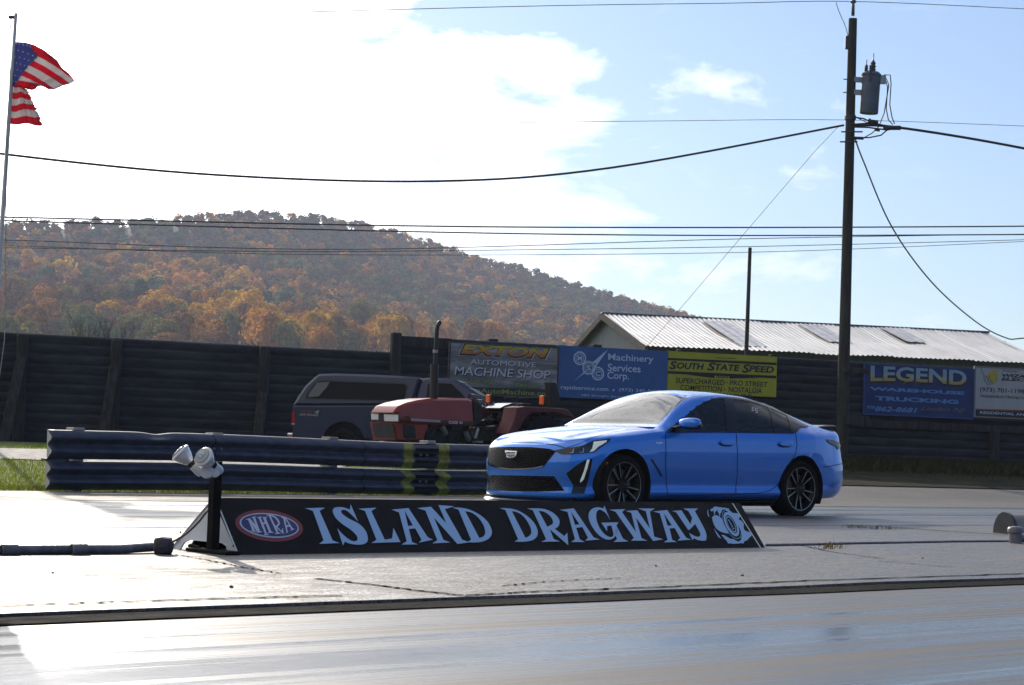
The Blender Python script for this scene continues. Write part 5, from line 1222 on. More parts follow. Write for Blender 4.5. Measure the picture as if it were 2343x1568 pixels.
def on_car(px, py):
    d = (CMI.to_3x3() @ ray(px, py)).normalized(); h = bvh_all.ray_cast(EYE_L, d)
    if h[0] is None:
        best = None
        for q in np.linspace(19, 27, 160):
            p = EYE_L + d * q; n_ = bvh_all.find_nearest(p)
            if best is None or n_[3] < best[3]: best = n_
        h = best
    n_ = h[1] if h[1].dot(d) < 0 else -h[1]
    return h[0], n_
def in_poly(x, y, poly):
    c_ = False; j = len(poly) - 1
    for i in range(len(poly)):
        if (poly[i][1] > y) != (poly[j][1] > y) and x < (poly[j][0] - poly[i][0]) * (y - poly[i][1]) / (poly[j][1] - poly[i][1]) + poly[i][0]: c_ = not c_
        j = i
    return c_
def patch(name, m, loops, conv, off=.004, step=9, thick=0, mirror=False, parent=None, smooth=True, both=True):
    """outline traced on the photograph, laid on the body surface; both: the same part on the other side of the car"""
    parent = parent or car
    bm = bmesh.new(); LP = [[Vector((*conv(p), 0)) for p in lp] for lp in loops]
    fl = [bm.verts.new(p) for lp in LP for p in lp]
    for tr_ in tessellate_polygon(LP):
        try: bm.faces.new([fl[k] for k in tr_])
        except ValueError: pass
    x0, x1 = min(v.co.x for v in fl), max(v.co.x for v in fl); y0, y1 = min(v.co.y for v in fl), max(v.co.y for v in fl)
    for (lo, hi, nrm) in ((x0, x1, Vector((1, 0, 0))), (y0, y1, Vector((0, 1, 0)))):
        k = lo + step
        while k < hi:
            bmesh.ops.bisect_plane(bm, geom=bm.verts[:] + bm.edges[:] + bm.faces[:], plane_co=nrm * k, plane_no=nrm, dist=1e-5); k += step
    for v in bm.verts:
        p, n_ = on_car(v.co.x, v.co.y); v.co = p + n_ * off
    bmesh.ops.recalc_face_normals(bm, faces=bm.faces[:]); res = []
    for sg in ((1, -1) if both else (1,)):
        me = bpy.data.meshes.new(name); b2 = bm.copy()
        if sg < 0:
            for v in b2.verts: v.co.y *= -1
            bmesh.ops.reverse_faces(b2, faces=b2.faces[:])
        for f in b2.faces: f.smooth = smooth
        avg = sum((f.normal * f.calc_area() for f in b2.faces), Vector()); cen = sum((v.co for v in b2.verts), Vector()) / max(1, len(b2.verts))
        if avg.dot(cen - Vector((-1.5, 0, .6))) < 0: bmesh.ops.reverse_faces(b2, faces=b2.faces[:])
        b2.to_mesh(me); b2.free(); me.materials.append(m); o = bpy.data.objects.new(name, me); COL.objects.link(o); o.parent = parent
        if thick: q = o.modifiers.new('thickness', 'SOLIDIFY'); q.thickness = thick; q.offset = -1
        res.append(o)
    bm.free(); return res
DLO = [c2(p) for p in [(207, 551), (420, 380), (520, 298), (600, 243), (680, 206), (760, 186), (850, 178), (960, 182), (1100, 206), (1300, 262), (1480, 355), (1600, 425), (1728, 489), (1645, 500), (1592, 552), (1560, 561), (1000, 552)]]
# which of the shell's faces make which part
def dlo_hit(c):
    w_ = CM @ Vector(c); d = w_ - EYE; z = d.dot(F_); return in_poly(PW / 2 + FPX * d.dot(RT) / z, PH / 2 - FPX * d.dot(UP) / z, DLO)
cls = np.full(len(faces), 'body', dtype=object)
for idx in range(nh):
    i, j, _ = fkey[idx]; x, y, z = ctr[i, j]; k = 'body'
    if j < CB:
        for (ax_, az_, ar_) in ARCH:
            if max(math.hypot(G[i + a, j + c, 0] - ax_, G[i + a, j + c, 2] - az_) for a in (0, 1) for c in (0, 1)) < ar_ + 1e-4 and y > .5: k = None
        if k and -1.785 < x < -.63 and z > .265 and y > .6: k = 'front_door'
        elif k and -2.86 < x <= -1.785 and z > .265 and y > .6:
            if math.hypot(x + 2.952, z - .345) > .47: k = 'rear_door'
    elif j < CR - 1:
        if -3.25 < x < -.6 and dlo_hit((x, y, z)): k = None
    if k == 'body' and j >= CR + 1 and -1.33 - .03 * (1 - (y / .6) ** 2) < x < -.705 - .02 * 0: k = 'windscreen'
    if k == 'body' and j >= CR + 2 and -3.32 < x < -2.74: k = 'rear_window'
    if k == 'body' and j > CB and x > -.66 and y < .74 - .10 * max(0, x): k = 'hood' if x < .735 - .4 * y * y else 'body'
    cls[idx] = k
cls[nh:] = cls[:nh]
nrm_v = np.zeros_like(verts)
fa = np.array(faces); cr = np.cross(verts[fa[:, 2]] - verts[fa[:, 0]], verts[fa[:, 3]] - verts[fa[:, 1]])
for k in range(4): np.add.at(nrm_v, fa[:, k], cr)
mid = np.abs(verts[:, 1]) < 1e-5; nrm_v[mid, 1] = 0
nrm_v /= np.linalg.norm(nrm_v, axis=1)[:, None] + 1e-12
if (nrm_v[:, 2] * (verts[:, 2] > 1.2)).sum() < 0: nrm_v *= -1; faces = [f[::-1] for f in faces]; fa = fa[:, ::-1]
def shell_part(name, m, mask, parent=car):
    ids = np.nonzero(mask)[0]; f_ = fa[ids]; u, inv = np.unique(f_, return_inverse=True); inv = inv.reshape(f_.shape)
    me = bpy.data.meshes.new(name); me.from_pydata([tuple(v) for v in verts[u]], [], [tuple(int(q) for q in r) for r in inv]); me.materials.append(m)
    me.polygons.foreach_set('use_smooth', [True] * len(me.polygons)); me.validate(); 
    if len(me.vertices) == len(u): me.normals_split_custom_set_from_vertices([tuple(v) for v in nrm_v[u]])
    o = bpy.data.objects.new(name, me); COL.objects.link(o); o.parent = parent; return o
side = np.array([k[2] for k in fkey])
shell_part('body', paint, cls == 'body'); shell_part('hood', paint, cls == 'hood')
shell_part('windscreen', M_ws, cls == 'windscreen'); shell_part('rear_window', M_glass, cls == 'rear_window')
DOORS = {}
for nm in ('front_door', 'rear_door'):
    for sg in (1, -1): DOORS[nm, sg] = shell_part('door', paint, (cls == nm) & (side == sg))
# glass, black surrounds and pillars
FG = [(300, 535), (432, 398), (530, 312), (620, 250), (700, 216), (780, 202), (822, 200), (838, 300), (858, 540)]
RG = [(985, 540), (955, 330), (918, 203), (1010, 210), (1130, 232), (1295, 288), (1330, 400), (1358, 545)]
QG = [(1372, 546), (1345, 420), (1315, 295), (1400, 335), (1490, 375), (1520, 450), (1528, 550)]
conv_id = lambda p: p
patch('window_surround', M_gloss, [DLO, [c2(p) for p in FG][::-1], [c2(p) for p in RG][::-1], [c2(p) for p in QG][::-1]], conv_id, off=.009, step=3)
gl = {}
for nm, q in (('window', FG), ('window', RG), ('quarter_window', QG)): patch(nm, M_glass, [q], c2, off=.004, step=4)
patch('race_number', mat('shoe_polish_white', (.6, .6, .62), .8), [[(1120, 290), (1145, 287), (1142, 300), (1130, 315), (1150, 318), (1150, 324), (1120, 326), (1135, 298), (1122, 297)]], c2, off=.006, step=20, both=False)
patch('race_number', mat('shoe_polish_white', (.6, .6, .62), .8), [[(1160, 293), (1188, 295), (1188, 302), (1168, 302), (1166, 312), (1185, 318), (1188, 340), (1165, 350), (1160, 343), (1178, 336), (1176, 324), (1157, 320)]], c2, off=.006, step=20, both=False)
# nose
mg = bpy.data.materials.new('mesh_grille'); mg.use_nodes = True; t = NT(mg.node_tree); b = t.n['Principled BSDF']
tcn = t.add('ShaderNodeTexCoord'); sx_ = t.add('ShaderNodeSeparateXYZ'); t.link(tcn.outputs['Object'], sx_.inputs[0])
u_ = t.math('ADD', sx_.outputs[1], t.math('MULTIPLY', sx_.outputs[2], 1.7)); v_ = t.math('SUBTRACT', sx_.outputs[1], t.math('MULTIPLY', sx_.outputs[2], 1.7))
def tri(x): return t.math('ABSOLUTE', t.math('SUBTRACT', t.math('FRACT', t.math('MULTIPLY', x, 17.)), .5))
ln_ = t.math('MINIMUM', tri(u_), tri(v_)); wire_ = t.math('LESS_THAN', ln_, .14)
t.link(t.ramp(wire_, [(.4, (.004, .004, .004)), (.6, (.007, .007, .008))]).outputs[0], b.inputs['Base Color']); b.inputs['Specular IOR Level'].default_value = .12; t.link(t.ramp(wire_, [(.4, (.9,) * 3), (.6, (.18,) * 3)]).outputs[0], b.inputs['Roughness'])
bp = t.add('ShaderNodeBump'); bp.inputs['Strength'].default_value = .9; bp.inputs['Distance'].default_value = .02; t.link(t.math('SUBTRACT', .5, ln_), bp.inputs['Height']); t.link(bp.outputs[0], b.inputs['Normal'])
def grown(poly, k):                        # polygon scaled about its centre
    cx = sum(p[0] for p in poly) / len(poly); cy = sum(p[1] for p in poly) / len(poly); return [(cx + (p[0] - cx) * k, cy + (p[1] - cy) * k) for p in poly]
def sym(name, m, poly, off=.004, step=5, **kw):
    """traced on the near half only; mirrored across the car's middle"""
    return patch(name, m, [poly], c1, off=off, step=step, both=False, **kw)
GRL = [(205, 712), (420, 706), (640, 710), (820, 726), (893, 750), (850, 805), (765, 908), (700, 926), (560, 939), (430, 941), (300, 927), (200, 895), (190, 800)]
sym('grille_frame', M_gloss, grown(GRL, 1.035), .003); gq = sym('grille', mg, GRL, .007)[0]
sym('grille_trim', M_chrome, [(203, 872), (300, 915), (430, 931), (560, 930), (700, 917), (768, 900), (760, 915), (700, 928), (560, 941), (430, 943), (300, 929), (200, 893)], .011)
BG = [(375, 745), (502, 750), (490, 808), (440, 829), (388, 815)]
bdg = sym('badge', M_chrome, BG, .02, parent=gq, thick=.012)[0]
for q, m_ in (([(392, 758), (435, 759), (433, 780), (394, 778)], (.10, .10, .11)), ([(442, 759), (486, 761), (482, 772), (441, 770)], (.16, .05, .05)), ([(441, 776), (481, 777), (478, 786), (440, 785)], (.10, .10, .11)), ([(400, 786), (432, 786), (434, 815), (405, 806)], (.14, .13, .10)), ([(440, 790), (476, 791), (470, 804), (441, 815)], (.08, .10, .2))):
    o = sym('badge_field', mat('enamel_%d' % int(m_[0] * 1000 + m_[2] * 77), m_, .3), q, .024, parent=gq)
LG = [(205, 1000), (500, 1005), (882, 1014), (992, 1165), (690, 1176), (400, 1170), (217, 1156), (200, 1080)]
sym('lower_grille', mg, LG, .006); sym('lower_vent', M_gloss, [(118, 985), (186, 992), (213, 1156), (118, 1138)], .006)
VT = [(1010, 985), (1100, 910), (1205, 845), (1285, 828), (1275, 905), (1240, 1060), (1202, 1196), (1062, 1199), (1085, 1110)]
patch('side_vent', M_gloss, [VT], c1, .005, 5)
M_drl = mat('running_lamp', (.7, .75, .75), .25, emit=(.86, 1, .98), estr=.16)
patch('running_lamp', M_drl, [[(1230, 840), (1256, 836), (1232, 930), (1194, 1046), (1160, 1080), (1156, 1062), (1198, 955)]], c1, .012, 5, thick=.008)
HLp = [(880, 742), (1000, 718), (1100, 705), (1190, 690), (1290, 640), (1480, 616), (1472, 640), (1370, 715), (1310, 760), (1200, 772), (1060, 783), (960, 782)]
M_lensd = mat('smoked_lamp', (.03, .035, .045), .06, spec=.6)
hls = patch('headlight', M_lensd, [HLp], c1, .006, 5)
for sgi, hl in enumerate(hls):
    for q in ([(1300, 655), (1440, 640), (1432, 655), (1345, 702), (1302, 747), (1255, 758), (1282, 720)], [(1040, 768), (1076, 760), (1086, 728), (1092, 730), (1084, 768)], [(1138, 764), (1186, 755), (1192, 712), (1198, 714), (1192, 762)]):
        o = patch('lamp_strip', M_drl if q[0][0] == 1300 else mat('lamp_reflector', (.55, .6, .65), .2, metal=.6), [q], c1, .012, 5, both=True)
        bpy.data.objects.remove(o[1 - sgi]); o[sgi].parent = hl
patch('side_marker', mat('amber_lens', (.75, .16, .02), .2, emit=(1, .25, .02), estr=.12), [[(1440, 862), (1463, 866), (1446, 915), (1418, 912)]], c1, .005, 6)
patch('side_marker', mat('dark_red_lens', (.20, .03, .02), .2), [[(1418, 914), (1445, 917), (1420, 966), (1385, 968)]], c1, .005, 6)
patch('side_badge', M_chrome, [[(1955, 652), (1975, 652), (1982, 664), (1990, 653), (2026, 656), (2022, 668), (1965, 668)]], c1, .006, 6)
patch('fender_vent', mat('vent_shadow', (.006, .02, .09), .4), [[(1900, 830), (1925, 835), (1990, 940), (2035, 1022), (2005, 1010), (1960, 930)]], c1, .003, 6)
# splitter
mb = MB(); rr = [i for i in range(NR) if PX[i] > .34]; vs = []
for i in rr + rr[::-1][:-1] if False else rr:
    for (dn_, z_) in ((-.10, .128), (.012, .124), (.022, .134), (.012, .148), (-.04, .165)): vs.append((PX[i] + NX[i] * dn_, max(0, PY[i] + NY[i] * dn_), z_))
n5 = 5; f5 = [(i * n5 + k, i * n5 + k + 1, (i + 1) * n5 + k + 1, (i + 1) * n5 + k) for i in range(len(rr) - 1) for k in range(n5 - 1)]
mb.add(vs, f5); mb.add([(x, -y, z) for x, y, z in vs], [f[::-1] for f in f5]); mb.build('splitter', M_gloss, car, smooth=True, angle=R(40))
# sills, underbody, arch liners
mb = MB(); mb.prism([(-.46, .17), (-2.55, .185), (-2.55, .13), (-.46, .12)], lambda x, z: .90 - (.185 - z) * .8, .01); mb.build('sill', M_matte, car)
mb = MB(); mb.prism([(.62, .15), (.40, .30), (-.5, .30), (-.5, .16), (-2.5, .17), (-2.5, .30), (-3.4, .32), (-3.7, .30), (-3.72, .24), (-3.4, .2), (-2.5, .15), (.4, .14)], .72); mb.build('underbody', M_matte, car)
for (ax_, az_, ar_) in ARCH:
    for sg in (1, -1):
        mb = MB(); aa = lin(-.5, math.pi + .5, 28)
        vs = [(ax_ + math.cos(q) * r_, sg * y_, az_ + math.sin(q) * r_) for q in aa for (r_, y_) in ((ar_ + .002, .925), (ar_ - .004, .905), (ar_ + .01, .60), (.05, .60))]
        mb.add(vs, [(i * 4 + k, i * 4 + k + 1, i * 4 + 5 + k, i * 4 + 4 + k) for i in range(27) for k in range(3)])
        mb.build('arch_liner', M_matte, car, smooth=True, angle=R(40))
# tail
TLp = [(1915, 622), (1985, 632), (2040, 655), (2058, 685), (2052, 720), (2035, 735), (2020, 700), (1960, 672), (1930, 650)]
patch('tail_light', mat('smoked_tail_lens', (.08, .07, .08), .15, spec=.6), [TLp], c2, .012, 5)
mb = MB(); mb.prism([(-3.45, 1.085), (-3.65, 1.112), (-3.84, 1.122), (-3.90, 1.105), (-3.88, 1.06), (-3.7, 1.06)], lambda x, z: .70 + .10 * (x + 3.5), .012); mb.build('spoiler', M_gloss, car, smooth=True, angle=R(30))
patch('bumper_crease', paint, [[(1950, 1125), (2000, 1088), (2098, 1075), (2096, 1105)]], c2, .012, 8)
# panel gaps
def gap(name, pts, conv, wid=.0045, off=.0025, both=True):
    P = []
    for a_, b_ in zip(pts[:-1], pts[1:]):
        for k in range(10): P.append((a_[0] + (b_[0] - a_[0]) * k / 10, a_[1] + (b_[1] - a_[1]) * k / 10))
    P.append(pts[-1]); Q = [on_car(*conv(p)) for p in P]
    for sg in ((1, -1) if both else (1,)):
        mb = MB(); vs = []
        for i, (p, n_) in enumerate(Q):
            d = (Q[min(i + 1, len(Q) - 1)][0] - Q[max(i - 1, 0)][0]).normalized(); s_ = n_.cross(d).normalized() * wid
            for q in (p - s_ + n_ * off, p + s_ + n_ * off): vs.append((q.x, q.y * sg, q.z))
        mb.add(vs, [(2 * i, 2 * i + 1, 2 * i + 3, 2 * i + 2) for i in range(len(Q) - 1)]); mb.build(name, mat('panel_gap_shadow', (.004, .012, .05), .7), car, fix=False)
gap('panel_gap', [(215, 560), (218, 700), (215, 900), (222, 1100), (235, 1210)], c2)
gap('panel_gap', [(962, 560), (975, 760), (972, 1000), (958, 1120), (958, 1195)], c2)
gap('panel_gap', [(1592, 560), (1606, 680), (1590, 780), (1530, 870), (1480, 960), (1440, 1040), (1395, 1110), (1320, 1165), (1180, 1195), (960, 1200), (640, 1212), (235, 1218)], c2)
gap('panel_gap', [(300, 660), (410, 652), (640, 655), (800, 668), (900, 684), (1000, 714)], c1, both=False)
gap('panel_gap', [(1005, 716), (1120, 680), (1300, 600), (1500, 545), (1700, 518), (1930, 508)], c1, .003)
gap('panel_gap', [(1885, 918), (1960, 905), (2085, 880)], c2)
# handles, mirrors
for q, key in (([(780, 662), (795, 636), (840, 628), (900, 629), (933, 642), (936, 668), (900, 690), (840, 690), (795, 680)], 'front_door'), ([(1402, 672), (1418, 648), (1460, 640), (1520, 642), (1550, 656), (1548, 682), (1510, 700), (1455, 700), (1415, 690)], 'rear_door')):
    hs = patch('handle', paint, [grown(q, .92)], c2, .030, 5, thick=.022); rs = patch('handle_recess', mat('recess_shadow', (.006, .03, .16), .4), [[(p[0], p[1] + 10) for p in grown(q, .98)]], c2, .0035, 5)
    for k, sg in ((0, 1), (1, -1)): hs[k].parent = DOORS[key, sg]; rs[k].parent = DOORS[key, sg]
def ellipsoid(c, r_, pw=.75, n=20, m_=14, warp=None):
    mb = MB(); vs = []; f = lambda a: math.copysign(abs(a) ** pw, a)
    for i in range(m_ + 1):
        ph = -math.pi / 2 + math.pi * i / m_
        for k in range(n):
            th = 2 * math.pi * k / n; p = Vector((f(math.cos(ph)) * f(math.cos(th)) * r_[0], f(math.cos(ph)) * f(math.sin(th)) * r_[1], f(math.sin(ph)) * r_[2]))
            if warp: p = warp(p)
            vs.append(Vector(c) + p)
    mb.add(vs, [(i * n + k, i * n + (k + 1) % n, (i + 1) * n + (k + 1) % n, (i + 1) * n + k) for i in range(m_) for k in range(n)]); return mb
for sg in (1,):
    wp = lambda p: Vector((p.x * (1 - .25 * p.y * sg / .13) - .25 * abs(p.y), p.y, p.z * (1 + .12 * p.y * sg / .13)))
    mc = (-.85, sg * 1.055, 1.045)
    mirror = ellipsoid(mc, (.085, .135, .062), .7, warp=wp).build('mirror', paint, car, smooth=True)
    mb = ellipsoid((mc[0] - .012, mc[1], mc[2] - .026), (.087, .137, .046), .7, warp=wp); mb.build('mirror_base', M_gloss, mirror, smooth=True)
    mb = MB(); mb.tube([(-.80, sg * .86, .985), (-.82, sg * .92, 1.0), (-.84, sg * .99, 1.02)], [.03, .022, .03], 10); mb.build('mirror_arm', M_gloss, mirror, smooth=True)
# wheels
def wheel(x, y, sg, wid):
    e = empty('wheel', (x, y, .337)); e.parent = car; ax = Vector((0, sg, 0)); h = wid / 2
    q = MB(); q.lathe((0, 0, 0), ax, [(.262, h - .012), (.275, h), (.30, h + .004), (.322, h - .008), (.333, h - .03), (.337, h - .05), (.337, -h + .05), (.333, -h + .03), (.30, -h), (.25, -h)], 56); q.build('tyre', M_tyre, e, smooth=True, angle=R(60))
    q = MB(); q.lathe((0, 0, 0), ax, [(.262, h - .014), (.256, h - .004), (.248, h - .008), (.240, h - .03), (.225, h - .06), (.22, -h + .02)], 56)
    for k in range(10):
        for s2 in (-1, 1):
            a0 = 2 * math.pi * (k + .5) / 10 + (.10 * s2 if k % 2 else .10 * s2); a0 = 2 * math.pi * k / 10
        a0 = 2 * math.pi * k / 10 + .1; a1 = a0 + (.07 if k % 2 else -.07)
        d0, d1 = Vector((math.cos(a0), 0, math.sin(a0))), Vector((math.cos(a1), 0, math.sin(a1))); p0 = d0 * .03 + ax * (h - .035); p1 = d1 * .246 + ax * (h - .018)
        t0 = Vector((-d0.z, 0, d0.x)); t1 = Vector((-d1.z, 0, d1.x))
        vs = [p0 - t0 * .011, p0 + t0 * .011, p0 + t0 * .014 - ax * .045, p0 - t0 * .014 - ax * .045, p1 - t1 * .012, p1 + t1 * .012, p1 + t1 * .015 - ax * .05, p1 - t1 * .015 - ax * .05]
        q.add(vs, [(0, 1, 5, 4), (1, 2, 6, 5), (2, 3, 7, 6), (3, 0, 4, 7)])
    q.lathe((0, 0, 0), ax, [(0, h - .028), (.022, h - .028), (.036, h - .034), (.05, h - .05), (.05, h - .09)], 24)
    rim = q.build('rim', M_rim, e)
    q = MB()
    for k in range(10):
        a0 = 2 * math.pi * k / 10 + .1; a1 = a0 + (.07 if k % 2 else -.07); d0, d1 = Vector((math.cos(a0), 0, math.sin(a0))), Vector((math.cos(a1), 0, math.sin(a1)))
        t0 = Vector((-d0.z, 0, d0.x)); t1 = Vector((-d1.z, 0, d1.x)); sd = 1 if k % 2 else -1
        p0 = d0 * .06 + ax * (h - .033); p1 = d1 * .240 + ax * (h - .016)
        q.add([p0 - t0 * .003 + t0 * .004 * sd, p0 + t0 * .003 + t0 * .004 * sd, p1 + t1 * .006 + t1 * .005 * sd, p1 - t1 * .006 + t1 * .005 * sd], [(0, 1, 2, 3)])
    q.lathe((0, 0, 0), ax, [(.257, h - .003), (.250, h - .005)], 56)
    q.build('spoke_face', M_face, rim)
    q = MB(); q.lathe((0, 0, 0), ax, [(.06, h - .10), (.185, h - .10), (.185, h - .13), (.06, h - .13)], 40); q.build('brake_disc', mat('brake_steel', (.18, .18, .18), .4, metal=.8), e)
    q = MB(); q.box((.13 if x > -1 else .13, sg * (h - .10), .05), (.08, .07, .2), bev=.015); q.build('caliper', mat('caliper_bronze', (.10, .05, .03), .4), e)
    q = MB(); q.lathe((0, 0, 0), ax, [(.24, -h + .05), (0, -h + .05)], 24); q.build('barrel_back', M_matte, e)
for (x, wd) in ((0, .275), (-2.947, .295)):
    for sg in (1, -1): wheel(x, sg * (.925 - wd / 2), sg, wd)
# cabin
M_int = mat('cabin_black', (.016, .016, .018), .7)
mb = MB(); mb.box((-1.75, 0, .38), (2.5, 1.5, .06)); mb.box((-.62, 0, .72), (.1, 1.5, .55)); mb.box((-3.0, 0, .8), (.1, 1.4, .5)); mb.box((-3.2, 0, 1.04), (.5, 1.2, .03))
for sg in (1, -1): mb.box((-1.8, sg * .80, .66), (2.3, .06, .55))
mb.build('cabin_tub', M_int, car)
mb = MB(); mb.prism([(-.66, .95), (-.85, .99), (-1.05, .97), (-1.15, .86), (-1.05, .70), (-.66, .66)], .72, .02); mb.build('dashboard', mat('dash_leather', (.03, .028, .027), .55), car)
mb = MB(); mb.lathe((-1.22, .37, .93), Vector((-1, 0, .45)), [(.178, .012), (.19, .0), (.178, -.012), (.166, 0), (.178, .012)], 28); mb.tube([(-1.21, .37 - .17, .93), (-1.21, .37 + .17, .93)], .018, 8); mb.build('steering_wheel', M_int, car, smooth=True)
for (x, y, w2) in ((-1.75, .37, .25), (-1.75, -.37, .25), (-2.62, .36, .30), (-2.62, -.36, .30)):
    q = MB(); q.prism([(x + .42, .50), (x + .40, .60), (x + .02, .58), (x - .14, 1.02), (x - .22, 1.05), (x - .27, 1.0), (x - .10, .46)], w2, .04, yc=y); s_ = q.build('seat', M_int, car, smooth=True, angle=R(40))
    q = ellipsoid((x - .25, y, 1.15 if x > -2 else 1.12), (.06, .13, .095), .75); q.build('headrest', M_int, s_, smooth=True)
# ---------------------------------------------------------------- frames in which a vehicle is measured from the photograph
class Frame:
    def __init__(s, org, hd):
        s.o = Vector(org); s.h = Vector((hd[0], hd[1], 0)).normalized(); s.l = Vector((-s.h.y, s.h.x, 0))
        s.M = Matrix(((s.h.x, s.l.x, 0, s.o.x), (s.h.y, s.l.y, 0, s.o.y), (0, 0, 1, s.o.z), (0, 0, 0, 1))); s.I = s.M.inverted()
    def loc(s, p): return s.I @ p
    def side(s, y, pts, conv):            # photo pixels -> (x, z) on the plane y = const
        out = []
        for p in pts:
            q = s.loc(on_plane(*conv(p), s.o + s.l * y, s.l)); out.append((q.x, q.z))
        return out
    def front(s, x, pts, conv):           # -> (y, z) on the plane x = const
        return [(lambda q: (q.y, q.z))(s.loc(on_plane(*conv(p), s.o + s.h * x, s.h))) for p in pts]
    def rz(s): return math.atan2(s.h.y, s.h.x)
def c3(p): return ((1080 + p[0] / 2.8) * .60487, (1180 + p[1] / 2.8) * .60487)
def plate(name, m, parent, pts, y, yo=0, th=.0):
    """flat plate on a side plane: pts are (x,z)"""
    mb = MB(); mb.poly([pts], lambda u, v, h: Vector((u, y + (h if y > 0 else -h), v)), depth=th or 0); return mb.build(name, m, parent, fix=False)
# ---------------------------------------------------------------- pickup with a cap
tz = .30
t_or = at(667, 1060, 44.0); t_or.z = tz
hd = Vector((.995, -.10, 0)).normalized(); tl = Vector((-hd.y, hd.x, 0))
TF = Frame(t_or + tl * 1.0, hd)
pick = empty('pickup_truck', TF.o, 'dark blue-grey pickup truck with a matching cap over its bed, behind the guardrail', 'pickup truck', rz=TF.rz())
M_tp = mat('slate_truck_paint', (.010, .023, .066), .45, metal=0, coat=.3, coat_r=.06)
M_tg = glass_mat('tinted_truck_glass', (.16, .17, .18))
M_rub = mat('tyre_rubber', (.014, .014, .015), .75)
tw_ = lambda x, z: 1.0 - .17 * max(0, (z - 1.12) / .85) - .03 * max(0, (.8 - z))
sd_ = lambda pts, y=-1.0: TF.side(y, pts, c3)
cap = sd_([(80, 990), (128, 900), (208, 778), (305, 685), (345, 656), (520, 650), (900, 662), (1200, 676), (1390, 690), (1420, 700), (1340, 990)], -.92)
mb = MB(); mb.prism(cap, lambda x, z: 1.0 - .14 * max(0, (z - 1.12) / .8), .05); mb.build('cap', M_tp, pick, smooth=True, angle=R(25))
arc_r = [(330 + 0, 1330), (405, 1330), (425, 1262), (480, 1200), (560, 1166), (640, 1160), (720, 1182), (790, 1240), (835, 1330)]
body = sd_([(80, 992), (70, 1060), (62, 1190), (74, 1240), (92, 1345), (330, 1365)] + arc_r[1:] + [(900, 1370), (1340, 1372), (1340, 992)], -1.0)
mb = MB(); mb.prism(body, lambda x, z: .995, .03); mb.build('bed', M_tp, pick, smooth=True, angle=R(25))
fl_ = sd_([(352, 1335), (378, 1255), (445, 1170), (540, 1122), (640, 1110), (745, 1135), (830, 1205), (880, 1300), (905, 1335), (835, 1335)] + arc_r[1:-1][::-1], -1.0)
for sg in (-1, 1):
    mb = MB(); mb.poly([fl_], lambda u, v, h: Vector((u, sg * (.985 + h), v)), depth=.05); mb.build('fender_flare', M_tp, pick, fix=True)
x0c = sd_([(1345, 990)])[0][0]
cab = sd_([(1352, 992), (1415, 725), (1440, 702), (1490, 694), (1700, 700), (1800, 716), (1840, 742), (2000, 842), (2125, 935), (2150, 992)], -.92)
mb = MB(); mb.prism(cab, lambda x, z: 1.0 - .20 * max(0, (z - 1.12) / .75), .05); mb.build('cab', M_tp, pick, smooth=True, angle=R(25))
low = sd_([(1352, 994), (2150, 994), (2400, 1000), (2640, 1040), (2680, 1080), (2690, 1330), (2560, 1340), (2530, 1250), (2450, 1180), (2340, 1150), (2230, 1180), (2150, 1250), (2120, 1340), (2100, 1372), (1352, 1372)], -1.0)
mb = MB(); mb.prism(low, lambda x, z: .995 - .03 * max(0, x - 4.2), .04); mb.build('hood', M_tp, pick, smooth=True, angle=R(25))
def on_side(pts, yplane, wf, off, sg=-1):
    return [Vector((x, sg * (wf(x, z) + off), z)) for x, z in sd_(pts, yplane)]
capw = lambda x, z: 1.0 - .14 * max(0, (z - 1.12) / .8); cabw = lambda x, z: 1.0 - .20 * max(0, (z - 1.12) / .75)
def sidepart(name, m, pts, yp, wf, off, sgs=(-1, 1), par=None):
    out = []
    for sg in sgs:
        v = on_side(pts, yp, wf, off, sg); mb = MB(); mb.add(v, tessellate_polygon([[Vector((p.x, p.z, 0)) for p in v]])); out.append(mb.build(name, m, par or pick, fix=False))
    return out
WINc = [(222, 915), (232, 870), (300, 775), (345, 740), (420, 735), (1255, 765), (1282, 790), (1262, 905), (1240, 940)]
WFr = [(205, 928), (218, 860), (290, 760), (340, 725), (420, 720), (1265, 750), (1298, 785), (1275, 915), (1250, 955)]
sidepart('window_frame', mat('truck_trim', (.012, .012, .014), .4), WFr, -.95, capw, .004); sidepart('window', mat('smoked_pane', (.005, .006, .008), .2, spec=.10), WINc, -.95, capw, .009)
sidepart('window_panel', mat('pale_interior_seen', (.13, .135, .13), .5), [(238, 905), (250, 860), (330, 750), (462, 742), (430, 800), (350, 895)], -.95, capw, .012, sgs=(-1,))
sidepart('window', mat('smoked_pane', (.005, .006, .008), .2, spec=.10), [(1485, 930), (1500, 770), (1530, 750), (1750, 760), (1850, 850), (1930, 945)], -.92, cabw, .006)
v = sd_([(1838, 744), (2122, 934)], -.92)
for (nm, m_, o_) in (('windscreen', glass_mat('blue_windscreen', (.1, .12, .15)), .012),):
    mb = MB(); (xa, za), (xb, zb2) = v; n_ = Vector((zb2 - za, 0, -(xb - xa))).normalized(); n_ = n_ if n_.z > 0 else -n_
    q = [Vector((xa, -cabw(xa, za) + .10, za)), Vector((xb, -cabw(xb, zb2) + .06, zb2)), Vector((xb, cabw(xb, zb2) - .06, zb2)), Vector((xa, cabw(xa, za) - .10, za))]
    mb.add([p + n_ * o_ for p in q], [(0, 1, 2, 3)]); mb.build(nm, mat('sky_reflection_pane', (.03, .055, .11), .04, spec=.9), pick, fix=False)  # pane's blue base colour stands in for reflected sky
sidepart('tail_light', mat('red_lens', (.42, .012, .014), .2, spec=.6), [(66, 1050), (92, 1060), (100, 1170), (96, 1195), (62, 1190)], -1.0, lambda x, z: .995, .006)
